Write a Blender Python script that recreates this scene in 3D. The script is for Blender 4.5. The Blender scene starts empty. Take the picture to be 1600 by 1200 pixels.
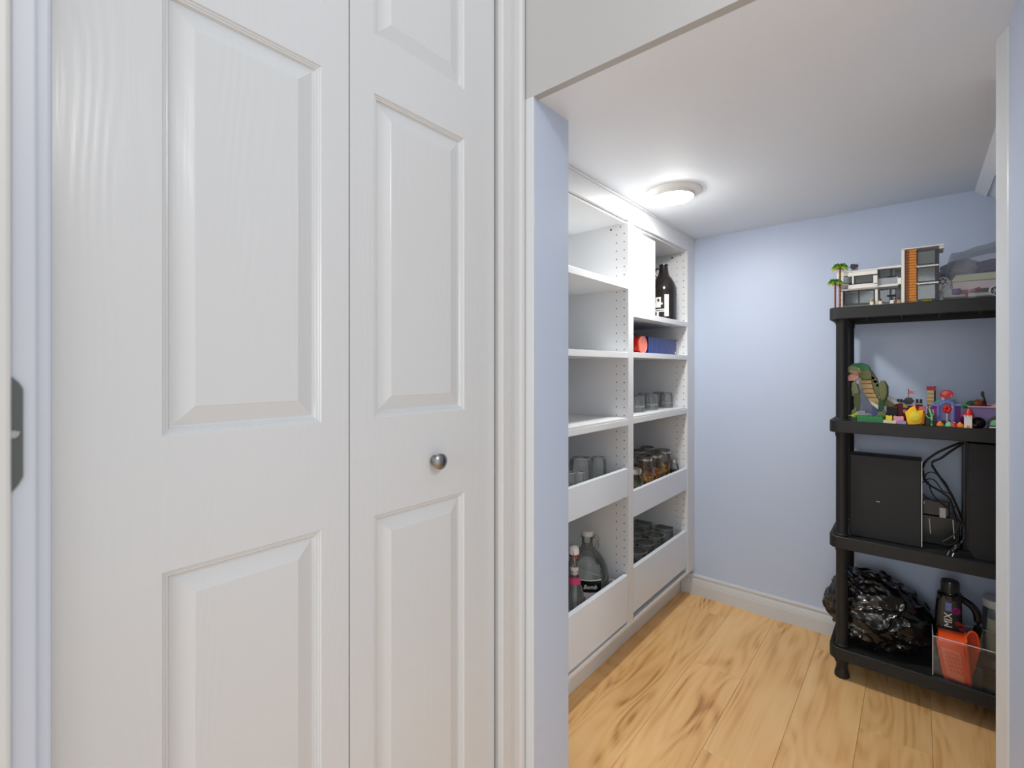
import bpy, bmesh, math, random
from mathutils import Vector, Matrix, noise, Euler
random.seed(7)
scene = bpy.context.scene
COL = scene.collection

# ------------------------------------------------------------------ camera, world, lights, exposure
FPX, CY, CAMH, YAW = 745.0, 577.0, 1.115, math.radians(40.31)
ST, CT = math.sin(YAW), math.cos(YAW)
cam_data = bpy.data.cameras.new('camera')
cam = bpy.data.objects.new('camera', cam_data); COL.objects.link(cam)
cam.location = (0, 0, CAMH); cam.rotation_euler = (math.pi/2, 0, YAW)
cam_data.sensor_width = 36.0; cam_data.lens = 36.0*FPX/1600.0
cam_data.shift_y = -(600.0-CY)/1600.0
cam_data.clip_start = 0.02
cam_data.dof.use_dof = True; cam_data.dof.focus_distance = 1.7; cam_data.dof.aperture_fstop = 9.0
scene.camera = cam

world = bpy.data.worlds.new('world'); scene.world = world; world.use_nodes = True
bg = world.node_tree.nodes['Background']
bg.inputs['Color'].default_value = (0.95, 0.975, 1.0, 1); bg.inputs['Strength'].default_value = 1.06

def area_lamp(name, loc, size, power, color, target):
    d = bpy.data.lights.new(name, 'AREA'); d.shape = 'DISK'; d.size = size; d.energy = power; d.color = color
    o = bpy.data.objects.new(name, d); COL.objects.link(o); o.location = loc
    o.rotation_euler = (Vector(target)-Vector(loc)).to_track_quat('-Z', 'Y').to_euler()
    return o
area_lamp('hall_ceiling_lamp', (1.45, 0.05, 2.25), 0.22, 11, (1.0, 0.98, 0.95), (0.3, 0.4, 0.6))
area_lamp('hall_fill_light', (-0.05, -3.2, 1.45), 1.5, 36, (0.95, 0.975, 1.0), (-0.3, 1.6, 0.95))  # unseen fill lamp behind the camera, added to brighten the closet
CLOSET_LAMP = 178.0
scene.view_settings.view_transform = 'Standard'
scene.view_settings.look = 'None'
scene.view_settings.gamma = 1.0
scene.view_settings.use_curve_mapping = False
scene.view_settings.exposure = 0.0
scene.cycles.transparent_max_bounces = 24

# ------------------------------------------------------------------ measuring helpers
def ax(u): return (u-800.0)/FPX
def ptY(u, Y):
    a = ax(u); d = Y/(CT+a*ST); return d*(-ST+a*CT), Y, d
def ptX(u, X):
    a = ax(u); d = X/(-ST+a*CT); return X, d*(CT+a*ST), d
def zv(v, d): return CAMH+(CY-v)/FPX*d
def P(u, v, Y):
    x, y, d = ptY(u, Y); return Vector((x, y, zv(v, d)))

# ------------------------------------------------------------------ materials
def lin(c): 
    c = c/255.0
    return c/12.92 if c <= 0.04045 else ((c+0.055)/1.055)**2.4
def rgb(*c): return (lin(c[0]), lin(c[1]), lin(c[2]), 1)
def mat(name, col, rough=0.5, metal=0.0, bump=None, spec=0.5, vary=0.0, coat=0.0, trans=0.0, emit=0.0):
    m = bpy.data.materials.new(name); m.use_nodes = True
    nt = m.node_tree; b = nt.nodes['Principled BSDF']
    c = rgb(*col)
    b.inputs['Base Color'].default_value = c; b.inputs['Roughness'].default_value = rough
    b.inputs['Metallic'].default_value = metal; b.inputs['Specular IOR Level'].default_value = spec
    b.inputs['Coat Weight'].default_value = coat
    if emit:
        b.inputs['Emission Color'].default_value = c; b.inputs['Emission Strength'].default_value = emit
    tc = nt.nodes.new('ShaderNodeTexCoord')
    if vary:
        n = nt.nodes.new('ShaderNodeTexNoise'); n.inputs['Scale'].default_value = 9; n.inputs['Detail'].default_value = 4
        nt.links.new(tc.outputs['Object'], n.inputs['Vector'])
        mx = nt.nodes.new('ShaderNodeMixRGB'); mx.blend_type = 'MULTIPLY'; mx.inputs['Fac'].default_value = vary
        mx.inputs['Color1'].default_value = c; nt.links.new(n.outputs['Fac'], mx.inputs['Color2'])
        nt.links.new(mx.outputs[0], b.inputs['Base Color'])
    if bump:
        sc, st = bump
        n = nt.nodes.new('ShaderNodeTexNoise'); n.inputs['Scale'].default_value = sc; n.inputs['Detail'].default_value = 5
        nt.links.new(tc.outputs['Object'], n.inputs['Vector'])
        bp = nt.nodes.new('ShaderNodeBump'); bp.inputs['Strength'].default_value = st; bp.inputs['Distance'].default_value = 0.002
        nt.links.new(n.outputs['Fac'], bp.inputs['Height']); nt.links.new(bp.outputs[0], b.inputs['Normal'])
    return m
def thin_glass(name, col=(255, 255, 255), refl=1.0, rough=0.02, haze=0.0, hazecol=(200, 200, 200)):
    m = bpy.data.materials.new(name); m.use_nodes = True; nt = m.node_tree
    nt.nodes.clear(); N = nt.nodes.new; L = nt.links.new
    out = N('ShaderNodeOutputMaterial'); tr = N('ShaderNodeBsdfTransparent'); gl = N('ShaderNodeBsdfGlossy')
    tr.inputs[0].default_value = rgb(*col); gl.inputs['Roughness'].default_value = rough
    fr = N('ShaderNodeFresnel'); fr.inputs['IOR'].default_value = 1.5
    mu = N('ShaderNodeMath'); mu.operation = 'MULTIPLY'; mu.inputs[1].default_value = refl; mu.use_clamp = True
    L(fr.outputs[0], mu.inputs[0]); mx = N('ShaderNodeMixShader'); L(mu.outputs[0], mx.inputs[0])
    L(tr.outputs[0], mx.inputs[1]); L(gl.outputs[0], mx.inputs[2])
    last = mx
    if haze:
        df = N('ShaderNodeBsdfDiffuse'); df.inputs[0].default_value = rgb(*hazecol)
        m2 = N('ShaderNodeMixShader'); m2.inputs[0].default_value = haze
        L(mx.outputs[0], m2.inputs[1]); L(df.outputs[0], m2.inputs[2]); last = m2
    L(last.outputs[0], out.inputs[0])
    return m

def door_paint():
    m = mat('white_gloss_door_paint', (205, 208, 211), 0.26)
    nt = m.node_tree; b = nt.nodes['Principled BSDF']; N = nt.nodes.new; L = nt.links.new
    tc = N('ShaderNodeTexCoord'); mp = N('ShaderNodeMapping'); mp.inputs['Scale'].default_value = (1, 5.5, 1.1)
    L(tc.outputs['Object'], mp.inputs[0])
    n1 = N('ShaderNodeTexNoise'); n1.inputs['Scale'].default_value = 1.3; n1.inputs['Detail'].default_value = 0.6
    L(mp.outputs[0], n1.inputs[0])
    ml = N('ShaderNodeMath'); ml.operation = 'MULTIPLY'; ml.inputs[1].default_value = 150; L(n1.outputs['Fac'], ml.inputs[0])
    sn = N('ShaderNodeMath'); sn.operation = 'SINE'; L(ml.outputs[0], sn.inputs[0])
    mp2 = N('ShaderNodeMapping'); mp2.inputs['Scale'].default_value = (1, 240, 12); L(tc.outputs['Object'], mp2.inputs[0])
    ns = N('ShaderNodeTexNoise'); ns.inputs['Scale'].default_value = 1.0; ns.inputs['Detail'].default_value = 2
    L(mp2.outputs[0], ns.inputs[0])
    ad = N('ShaderNodeMath'); ad.operation = 'MULTIPLY_ADD'; ad.inputs[1].default_value = 0.35; L(sn.outputs[0], ad.inputs[0]); L(ns.outputs['Fac'], ad.inputs[2])
    bp = N('ShaderNodeBump'); bp.inputs['Strength'].default_value = 0.16; bp.inputs['Distance'].default_value = 0.0007
    L(ad.outputs[0], bp.inputs['Height']); L(bp.outputs[0], b.inputs['Normal'])
    return m

def wood_floor():
    m = mat('oak_laminate', (200, 150, 90), 0.38)
    nt = m.node_tree; b = nt.nodes['Principled BSDF']; N = nt.nodes.new; L = nt.links.new
    tc = N('ShaderNodeTexCoord'); oi = N('ShaderNodeObjectInfo')
    sc = N('ShaderNodeVectorMath'); sc.operation = 'SCALE'; sc.inputs[3].default_value = 13.0
    cb = N('ShaderNodeCombineXYZ'); L(oi.outputs['Random'], cb.inputs[0]); L(oi.outputs['Random'], cb.inputs[1]); L(cb.outputs[0], sc.inputs[0])
    ad = N('ShaderNodeVectorMath'); ad.operation = 'ADD'; L(tc.outputs['Object'], ad.inputs[0]); L(sc.outputs[0], ad.inputs[1])
    mp = N('ShaderNodeMapping'); mp.inputs['Scale'].default_value = (5, 0.85, 1); L(ad.outputs[0], mp.inputs[0])
    n1 = N('ShaderNodeTexNoise'); n1.inputs['Scale'].default_value = 1.5; n1.inputs['Detail'].default_value = 1.0; n1.inputs['Distortion'].default_value = 0.25
    L(mp.outputs[0], n1.inputs[0])
    # contour rings of the smooth noise make the cathedral grain
    ml = N('ShaderNodeMath'); ml.operation = 'MULTIPLY'; ml.inputs[1].default_value = 75; L(n1.outputs['Fac'], ml.inputs[0])
    sn = N('ShaderNodeMath'); sn.operation = 'SINE'; L(ml.outputs[0], sn.inputs[0])
    mp2 = N('ShaderNodeMapping'); mp2.inputs['Scale'].default_value = (70, 2.2, 1); L(ad.outputs[0], mp2.inputs[0])
    n2 = N('ShaderNodeTexNoise'); n2.inputs['Scale'].default_value = 1.0; n2.inputs['Detail'].default_value = 4; L(mp2.outputs[0], n2.inputs[0])
    r1 = N('ShaderNodeMapRange'); r1.inputs[1].default_value = -1; r1.inputs[2].default_value = 1; r1.inputs[3].default_value = 0; r1.inputs[4].default_value = 0.14
    L(sn.outputs[0], r1.inputs[0])
    s1 = N('ShaderNodeMath'); s1.operation = 'ADD'; L(r1.outputs[0], s1.inputs[0])
    s2 = N('ShaderNodeMath'); s2.operation = 'MULTIPLY'; s2.inputs[1].default_value = 0.45; L(n2.outputs['Fac'], s2.inputs[0]); L(s2.outputs[0], s1.inputs[1])
    n3 = N('ShaderNodeTexNoise'); n3.inputs['Scale'].default_value = 1.0; n3.inputs['Detail'].default_value = 2
    mp3 = N('ShaderNodeMapping'); mp3.inputs['Scale'].default_value = (12, 2.0, 1); L(ad.outputs[0], mp3.inputs[0]); L(mp3.outputs[0], n3.inputs[0])
    s3 = N('ShaderNodeMath'); s3.operation = 'ADD'; L(s1.outputs[0], s3.inputs[0])
    s4 = N('ShaderNodeMath'); s4.operation = 'MULTIPLY'; s4.inputs[1].default_value = 0.84; L(n3.outputs['Fac'], s4.inputs[0]); L(s4.outputs[0], s3.inputs[1])
    cr = N('ShaderNodeValToRGB'); e = cr.color_ramp.elements
    e[0].position = 0.42; e[0].color = rgb(250, 206, 146)
    e[1].position = 1.0; e[1].color = rgb(150, 96, 48)
    x = cr.color_ramp.elements.new(0.74); x.color = rgb(240, 190, 126)
    x = cr.color_ramp.elements.new(0.87); x.color = rgb(222, 168, 104)
    L(s3.outputs[0], cr.inputs[0])
    hv = N('ShaderNodeHueSaturation'); mr = N('ShaderNodeMapRange'); mr.inputs[3].default_value = 0.93; mr.inputs[4].default_value = 1.05
    L(oi.outputs['Random'], mr.inputs[0]); L(mr.outputs[0], hv.inputs['Value']); L(cr.outputs[0], hv.inputs['Color'])
    L(hv.outputs[0], b.inputs['Base Color'])
    bp = N('ShaderNodeBump'); bp.inputs['Strength'].default_value = 0.12; bp.inputs['Distance'].default_value = 0.001
    L(s1.outputs[0], bp.inputs['Height']); L(bp.outputs[0], b.inputs['Normal'])
    return m

M = {}
M['door'] = door_paint()
M['trim'] = mat('white_trim_paint', (206, 208, 210), 0.35, bump=(30, 0.1))
M['jambblue'] = mat('grey_blue_jamb_paint', (180, 186, 197), 0.4)
M['jambgrey'] = mat('grey_white_jamb_paint', (190, 191, 190), 0.4)
M['wallwhite'] = mat('white_wall_paint', (184, 184, 183), 0.75, bump=(160, 0.12))
M['ceiling'] = mat('ceiling_paint', (234, 240, 247), 0.6, bump=(140, 0.08))
M['blue'] = mat('pale_blue_wall_paint', (191, 204, 226), 0.45, bump=(120, 0.10))
M['corner'] = mat('pale_grey_corner_paint', (212, 216, 219), 0.25)
M['cab'] = mat('white_melamine', (228, 230, 232), 0.4)
M['cabfront'] = mat('white_drawer_front', (228, 235, 243), 0.35)
M['black'] = mat('black_hole', (20, 20, 20), 0.9)
M['floor'] = wood_floor()
M['sub'] = mat('dark_underlay', (70, 50, 30), 0.9)
M['nickel'] = mat('brushed_nickel', (150, 150, 150), 0.28, 1.0)
M['steel'] = mat('dull_steel', (84, 87, 87), 0.45, 0.7)
M['rack'] = mat('black_rack_plastic', (36, 36, 36), 0.5, spec=0.35, bump=(300, 0.15))
M['glass'] = thin_glass('clear_jar_glass', (253, 254, 254), 1.1, haze=0.13, hazecol=(225, 228, 226))
M['preserveglass'] = thin_glass('preserve_jar_glass', (254, 254, 254), 0.9, haze=0.02)
M['jug'] = thin_glass('clear_jug_glass', (250, 252, 250), 1.2, haze=0.08, hazecol=(210, 215, 210))
M['rimglass'] = thin_glass('thick_rim_glass', (240, 242, 240), 1.5, 0.1, haze=0.55, hazecol=(205, 207, 203))
M['lidgrey'] = mat('dull_grey_lid', (112, 112, 106), 0.35, 0.6)
M['lidsilver'] = mat('silver_lid', (190, 190, 184), 0.3, 0.8)
M['liddark'] = thin_glass('grey_lid_glass', (225, 226, 224), 1.0, 0.1, haze=0.5, hazecol=(128, 128, 124))
M['diff'] = mat('lit_diffuser', (255, 253, 249), 0.5, emit=CLOSET_LAMP)
M['wplastic'] = mat('white_plastic', (235, 235, 232), 0.3)
M['card'] = mat('white_card', (222, 222, 220), 0.5)
M['greyprint'] = mat('pale_grey_print', (206, 205, 202), 0.6)
M['amber'] = mat('near_black_glass', (34, 30, 28), 0.08, coat=0.5)
M['whiteprint'] = mat('white_print', (225, 225, 220), 0.5)
M['red'] = mat('red_plastic', (205, 34, 26), 0.3)
M['salmon'] = mat('pale_red_plastic', (232, 122, 98), 0.35)
M['bluecard'] = mat('deep_blue_card', (12, 42, 122), 0.35)
M['lightblue'] = mat('pale_blue_print', (84, 108, 170), 0.5)
def col(name, c, r=0.45, **k): M[name] = mat(name, c, r, spec=0.25, **k)
col('green_brick', (52, 128, 74)); col('darkgreen', (34, 74, 46)); col('olive', (104, 108, 66)); col('sage', (140, 150, 110))
col('tan', (178, 146, 98)); col('cream', (226, 214, 180)); col('yellow', (248, 196, 36)); col('brightyellow', (236, 214, 60)); col('orange', (240, 130, 30))
col('maroon', (126, 30, 40)); col('darkgrey', (60, 58, 62)); col('blackbrick', (24, 24, 22)); col('pink', (222, 160, 180)); col('magenta', (160, 24, 120))
col('purple', (104, 36, 130)); col('lilac', (168, 150, 205)); col('periwinkle', (110, 126, 190)); col('teal', (90, 140, 140)); col('mint', (130, 196, 140))
col('trunk', (138, 72, 46)); col('palmgreen', (60, 132, 56)); col('lime', (190, 206, 60)); col('housewhite', (232, 230, 224)); col('slatwood', (206, 128, 46)); col('slatbrown', (140, 86, 42))
col('greybrick', (160, 164, 170)); col('whitebrick', (230, 228, 220)); col('tongue', (236, 170, 150)); col('brown', (110, 56, 36))
col('denim', (62, 72, 108), 0.85, bump=(60, 0.5)); col('greycloth', (128, 134, 146), 0.85, bump=(60, 0.5)); col('palegreen', (202, 208, 176), 0.6); col('pinkwhite', (222, 208, 210), 0.6)
col('rosetag', (196, 66, 112)); col('redprint', (170, 30, 60)); col('silverwheel', (190, 190, 192), 0.3)
M['bag'] = mat('black_bin_bag_film', (17, 17, 18), 0.22, bump=(9, 0.5), spec=0.7)
M['blackplastic'] = mat('black_plastic', (16, 16, 18), 0.25)
M['pc'] = mat('charcoal_plastic', (36, 36, 37), 0.5, spec=0.3)
M['pcdark'] = mat('gloss_black_plastic', (14, 14, 15), 0.3)
M['cable'] = mat('black_cable', (22, 22, 22), 0.35)
M['orangeplastic'] = mat('orange_plastic', (244, 84, 24), 0.35)
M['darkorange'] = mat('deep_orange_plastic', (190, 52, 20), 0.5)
M['orangeprint'] = mat('pale_orange_print', (250, 132, 88), 0.5)
M['clearbin'] = thin_glass('clear_bin_plastic', (251, 251, 251), 1.1, 0.05, haze=0.02)
M['clearbag'] = thin_glass('clear_bag_film', (253, 253, 254), 0.6, 0.15, haze=0.12, hazecol=(225, 228, 235))
M['windowglass'] = thin_glass('toy_window_glass', (225, 232, 234), 0.5, 0.05, haze=0.10)
M['lilacclear'] = thin_glass('lilac_clear_plastic', (232, 222, 244), 1.2, 0.1, haze=0.45, hazecol=(178, 160, 205))
def food(name, c1, c2, sc):
    m = mat(name, c1, 0.4); nt = m.node_tree; b = nt.nodes['Principled BSDF']; N = nt.nodes.new; L = nt.links.new
    tc = N('ShaderNodeTexCoord'); v = N('ShaderNodeTexNoise'); v.inputs['Scale'].default_value = sc; v.inputs['Detail'].default_value = 3
    L(tc.outputs['Object'], v.inputs[0]); cr = N('ShaderNodeValToRGB'); e = cr.color_ramp.elements
    e[0].position = 0.42; e[0].color = rgb(*c2); e[1].position = 0.58; e[1].color = rgb(*c1); L(v.outputs['Fac'], cr.inputs[0])
    L(cr.outputs[0], b.inputs['Base Color'])
    bp = N('ShaderNodeBump'); bp.inputs['Distance'].default_value = 0.006; L(v.outputs['Fac'], bp.inputs['Height']); L(bp.outputs[0], b.inputs['Normal'])
    M[name] = m
food('orange_preserve', (236, 172, 56), (140, 62, 24), 110)
food('yellow_preserve', (244, 206, 50), (120, 60, 70), 40)
food('green_pickle', (120, 124, 70), (70, 76, 40), 30)
food('plum_jam', (74, 34, 48), (40, 16, 30), 40)

# ------------------------------------------------------------------ mesh helpers
WL = {}
def tag(o, label=None, cat=None, group=None, kind=None):
    if label: o['label'] = label
    if cat: o['category'] = cat
    if group: o['group'] = group
    if kind: o['kind'] = kind
    return o
def empty(name, loc=(0, 0, 0), label=None, cat=None, group=None, parent=None, kind=None):
    o = bpy.data.objects.new(name, None); COL.objects.link(o); o.empty_display_size = 0.02
    if parent: o.parent = parent; o.location = Vector(loc)-WL[parent]
    else: o.location = loc
    WL[o] = Vector(loc); return tag(o, label, cat, group, kind)
def newell(vs):
    n = Vector()
    for i in range(len(vs)):
        a, b = vs[i], vs[(i+1) % len(vs)]
        n += Vector(((a.y-b.y)*(a.z+b.z), (a.z-b.z)*(a.x+b.x), (a.x-b.x)*(a.y+b.y)))
    return n.normalized()
class MB:
    def __init__(s): s.bm = bmesh.new()
    def box(s, x0, x1, y0, y1, z0, z1, bev=0.0, rot=None, piv=None):
        if x1 < x0: x0, x1 = x1, x0
        if y1 < y0: y0, y1 = y1, y0
        if z1 < z0: z0, z1 = z1, z0
        r = bmesh.ops.create_cube(s.bm, size=1)
        for v in r['verts']:
            v.co = Vector(((x0+x1)/2+v.co.x*(x1-x0), (y0+y1)/2+v.co.y*(y1-y0), (z0+z1)/2+v.co.z*(z1-z0)))
        vs = r['verts']
        if bev > 0:
            es = list({e for v in vs for e in v.link_edges})
            bv = bmesh.ops.bevel(s.bm, geom=es, offset=min(bev, (x1-x0)*.45, (y1-y0)*.45, (z1-z0)*.45), segments=2, affect='EDGES', profile=0.5)
            vs = list({v for f in bv['faces'] for v in f.verts} | {v for v in vs if v.is_valid})
        if rot is not None:
            p = Vector(piv) if piv else Vector(((x0+x1)/2, (y0+y1)/2, (z0+z1)/2))
            for v in vs: v.co = p+rot@(v.co-p)
        return vs
    def cyl(s, p0, p1, r0, r1=None, n=16, cap=True):
        p0, p1 = Vector(p0), Vector(p1); r1 = r0 if r1 is None else r1
        d = (p1-p0); q = d.to_track_quat('Z', 'Y').to_matrix()
        A = [s.bm.verts.new(p0+q@Vector((r0*math.cos(2*math.pi*i/n), r0*math.sin(2*math.pi*i/n), 0))) for i in range(n)]
        B = [s.bm.verts.new(p1+q@Vector((r1*math.cos(2*math.pi*i/n), r1*math.sin(2*math.pi*i/n), 0))) for i in range(n)]
        for i in range(n): s.bm.faces.new((A[i], A[(i+1) % n], B[(i+1) % n], B[i]))
        if cap: s.bm.faces.new(A[::-1]); s.bm.faces.new(B)
    def lathe(s, prof, c=(0, 0, 0), n=28, axis=None, capb=False, capt=False, sx=1, sy=1, a0=0, a1=2*math.pi):
        c = Vector(c); q = Vector(axis).to_track_quat('Z', 'Y').to_matrix() if axis else Matrix.Identity(3)
        full = abs(a1-a0-2*math.pi) < 1e-6; m = n if full else n+1
        rings = []
        for r, z in prof:
            rings.append([s.bm.verts.new(c+q@Vector((sx*r*math.cos(a0+(a1-a0)*i/n), sy*r*math.sin(a0+(a1-a0)*i/n), z))) for i in range(m)])
        for a, b in zip(rings, rings[1:]):
            for i in range(n):
                j = (i+1) % m
                s.bm.faces.new((a[i], a[j], b[j], b[i]))
        if capb: s.bm.faces.new(rings[0][::-1])
        if capt: s.bm.faces.new(rings[-1])
    def tube(s, pts, r, n=8, smooth=3):
        pts = [Vector(p) for p in pts]
        if smooth > 1 and len(pts) > 2:
            out = []
            for i in range(len(pts)-1):
                p0 = pts[max(i-1, 0)]; p1 = pts[i]; p2 = pts[i+1]; p3 = pts[min(i+2, len(pts)-1)]
                for k in range(smooth):
                    t = k/smooth
                    out.append(0.5*((2*p1)+(-p0+p2)*t+(2*p0-5*p1+4*p2-p3)*t*t+(-p0+3*p1-3*p2+p3)*t**3))
            out.append(pts[-1]); pts = out
        rings = []; up = Vector((0, 0, 1))
        for i, p in enumerate(pts):
            d = (pts[min(i+1, len(pts)-1)]-pts[max(i-1, 0)]).normalized()
            a = d.cross(up)
            if a.length < 1e-3: a = d.cross(Vector((1, 0, 0)))
            a.normalize(); b = d.cross(a).normalized(); rr = r[min(i, len(r)-1)] if isinstance(r, (list, tuple)) else r
            rings.append([s.bm.verts.new(p+a*rr*math.cos(2*math.pi*k/n)+b*rr*math.sin(2*math.pi*k/n)) for k in range(n)])
        for A, B in zip(rings, rings[1:]):
            for k in range(n): s.bm.faces.new((A[k], A[(k+1) % n], B[(k+1) % n], B[k]))
        s.bm.faces.new(rings[0][::-1]); s.bm.faces.new(rings[-1])
    def prism(s, poly, ext):
        ext = Vector(ext); A = [s.bm.verts.new(Vector(p)) for p in poly]; B = [s.bm.verts.new(Vector(p)+ext) for p in poly]
        n = len(A)
        s.bm.faces.new(A); s.bm.faces.new(B[::-1])
        for i in range(n): s.bm.faces.new((A[i], B[i], B[(i+1) % n], A[(i+1) % n]))
    def ball(s, c, r, sub=3, fn=None):
        g = bmesh.ops.create_icosphere(s.bm, subdivisions=sub, radius=1)
        r = (r, r, r) if not isinstance(r, (tuple, list)) else r
        for v in g['verts']:
            k = fn(v.co.copy()) if fn else 1.0
            v.co = Vector(c)+Vector((v.co.x*r[0]*k, v.co.y*r[1]*k, v.co.z*r[2]*k))
        return g['verts']
    def quad(s, *p): s.bm.faces.new([s.bm.verts.new(Vector(q)) for q in p])
    def build(s, name, m, parent=None, smooth=False, label=None, cat=None, group=None, kind=None, recalc=True):
        if recalc: bmesh.ops.recalc_face_normals(s.bm, faces=s.bm.faces)
        me = bpy.data.meshes.new(name)
        if parent is not None: off = WL[parent]
        else:
            xs = [v.co for v in s.bm.verts]
            off = Vector(((min(v.x for v in xs)+max(v.x for v in xs))/2, (min(v.y for v in xs)+max(v.y for v in xs))/2, min(v.z for v in xs)))
        for v in s.bm.verts: v.co = v.co-off
        for f in s.bm.faces: f.smooth = bool(smooth)
        s.bm.to_mesh(me); s.bm.free()
        if smooth == 'auto' or smooth is True:
            try: me.set_sharp_from_angle(angle=math.radians(38))
            except Exception: pass
        me.materials.append(M[m] if isinstance(m, str) else m)
        o = bpy.data.objects.new(name, me); COL.objects.link(o)
        if parent is not None: o.parent = parent
        else: o.location = off
        WL[o] = Vector(off)
        return tag(o, label, cat, group, kind)
def BX(name, m, parent, *a, bev=0.001, **k):
    b = MB(); b.box(*a, bev=bev); return b.build(name, m, parent, **k)
def struct(name, m, *a, bev=0.0, label=None, parent=None):
    b = MB(); b.box(*a, bev=bev); return b.build(name, m, parent, kind=None if parent else 'structure', label=label)
def copy_tree(o, loc=None, label=None, parent=None, rz=None, sc=None):
    c = o.copy(); COL.objects.link(c)
    if parent: c.parent = parent
    for ch in list(o.children): copy_tree(ch, parent=c)
    if loc is not None: c.location = loc
    if rz is not None: c.rotation_euler[2] = rz
    if sc is not None: c.scale = sc if not isinstance(sc, (int, float)) else (sc, sc, sc)
    if label: c['label'] = label
    return c
def text_obj(txt, size, ext, name, m, parent, mtx, shear=0.0, label=None):
    cu = bpy.data.curves.new('t', 'FONT'); cu.body = txt; cu.size = size; cu.extrude = ext; cu.align_x = 'CENTER'; cu.align_y = 'CENTER'
    cu.shear = shear; cu.resolution_u = 3; cu.offset = size*0.01
    t = bpy.data.objects.new('t', cu); COL.objects.link(t)
    bpy.context.view_layer.update()
    me = bpy.data.meshes.new_from_object(t.evaluated_get(bpy.context.evaluated_depsgraph_get()))
    bpy.data.objects.remove(t); bpy.data.curves.remove(cu)
    me.name = name; me.transform(mtx); me.transform(Matrix.Translation(-WL[parent]))
    me.materials.clear(); me.materials.append(M[m])
    o = bpy.data.objects.new(name, me); COL.objects.link(o); o.parent = parent; WL[o] = WL[parent]
    if label: o['label'] = label
    return o
FACE_X = Matrix(((0, 0, 1, 0), (1, 0, 0, 0), (0, 1, 0, 0), (0, 0, 0, 1)))      # text in the YZ plane, facing +X
FACE_NY = Matrix(((1, 0, 0, 0), (0, 0, -1, 0), (0, 1, 0, 0), (0, 0, 0, 1)))    # text in the XZ plane, facing -Y

# ================================================================== SETTING
CEIL = 1.762; CABX = -0.843; BACK = 2.398; HL0, HL1 = 0.894, 1.043; XJ = -0.692; XR = 0.133
XW = -0.73
# floor: planks run into the closet
fl = empty('floor', (0, 0, 0), kind='structure')
b = MB(); b.box(-1.35, 1.6, -1.4, 2.5, -0.03, -0.008); b.build('underlay', 'sub', fl)
PW, PL = 0.172, 1.22
ix = 0
proto_plank = None
x = -1.34
while x < 1.55:
    y = -1.4-(ix*0.41 % PL)
    while y < 2.5:
        y0, y1 = max(y, -1.4), min(y+PL, 2.48)
        if y1-y0 > 0.05:
            b = MB(); b.box(x+0.0003, x+PW-0.0003, y0+0.0003, y1-0.0003, -0.008, 0.0, bev=0.0008)
            b.build('plank', 'floor', fl)
        y += PL
    x += PW; ix += 1
# closet walls
struct('wall_back', 'blue', -1.35, 0.80, BACK, BACK+0.1, 0, 2.4)
struct('wall_closet_left', 'blue', -1.40, -1.30, HL1, BACK, 0, CEIL)
struct('wall_closet_right', 'blue', 0.75, 0.85, 1.505, BACK, 0, CEIL)
# ceiling slab over the closet, with a sloped stair soffit on its right side
XS = 0.164
b = MB(); b.box(-1.40, XS, HL0+0.0195, BACK, CEIL, CEIL+0.12); b.build('ceiling', 'ceiling', kind='structure')
b = MB(); b.prism([(XS, HL0+0.25, CEIL), (0.76, HL0+0.25, CEIL-0.50), (0.76, HL0+0.25, CEIL+0.12), (XS, HL0+0.25, CEIL+0.12)], (0, BACK-HL0-0.25, 0))
b.build('ceiling_slope', 'ceiling', kind='structure')
b = MB(); b.prism([(XS+0.001, 1.2, CEIL+0.0), (XS+0.03, 1.2, CEIL-0.026), (XS+0.026, 1.2, CEIL-0.031), (XS-0.004, 1.2, CEIL-0.004)], (0, BACK-1.2, 0))
b.build('trim_1', 'ceiling', kind='structure')
# front wall of the closet with the opening; header painted white
b = MB(); b.box(-1.35, XR, HL0, HL0+0.02, CEIL-0.0005, 2.45); b.build('wall_front_header', 'wallwhite', kind='structure')
b = MB(); b.box(-1.35, XJ, HL0+0.004, HL1, 0, CEIL); b.build('wall_front_left', 'blue', kind='structure')
struct('trim_2', 'corner', XW, XJ+0.0006, HL0-0.001, HL0+0.0045, 0, CEIL, bev=0.001)
# right reveal: long blue return with a pale rounded end
YE0 = ptX(1577, XR)[1]
struct('wall_right', 'blue', XR, XR+0.55, HL0, YE0, 0, 2.45)
b = MB(); b.prism([(XR+0.002, YE0-0.003, 0), (XR-0.001, YE0-0.003, 0), (XR-0.003, YE0, 0), (0.1205, 1.322, 0), (0.1188, 1.327, 0), (0.1205, 1.333, 0), (0.137, 1.345, 0), (0.137, 1.505, 0), (XR+0.12, 1.505, 0), (XR+0.12, YE0-0.003, 0)], (0, 0, CEIL-0.0005)); b.build('trim_3', 'corner', kind='structure')
struct('wall_right_inner', 'blue', XR+0.12, 0.80, YE0, 1.505, 0, CEIL)
# hall wall that holds the folding door
Y0D, YMID, Y1D = 0.073, 0.442, 0.810
struct('wall_left_far', 'wallwhite', XW-0.12, XW, Y1D+0.004, HL0, 0, 2.45)
struct('wall_left_above', 'wallwhite', XW-0.12, XW, -0.9, Y1D+0.004, 2.05, 2.45)
struct('wall_left_near', 'wallwhite', XW-0.12, XW, -0.9, Y0D-0.004, 0, 2.05)
struct('wall_left_closet_side', 'wallwhite', XW-0.75, XW-0.70, -0.9, HL0, 0, 2.45)
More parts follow.
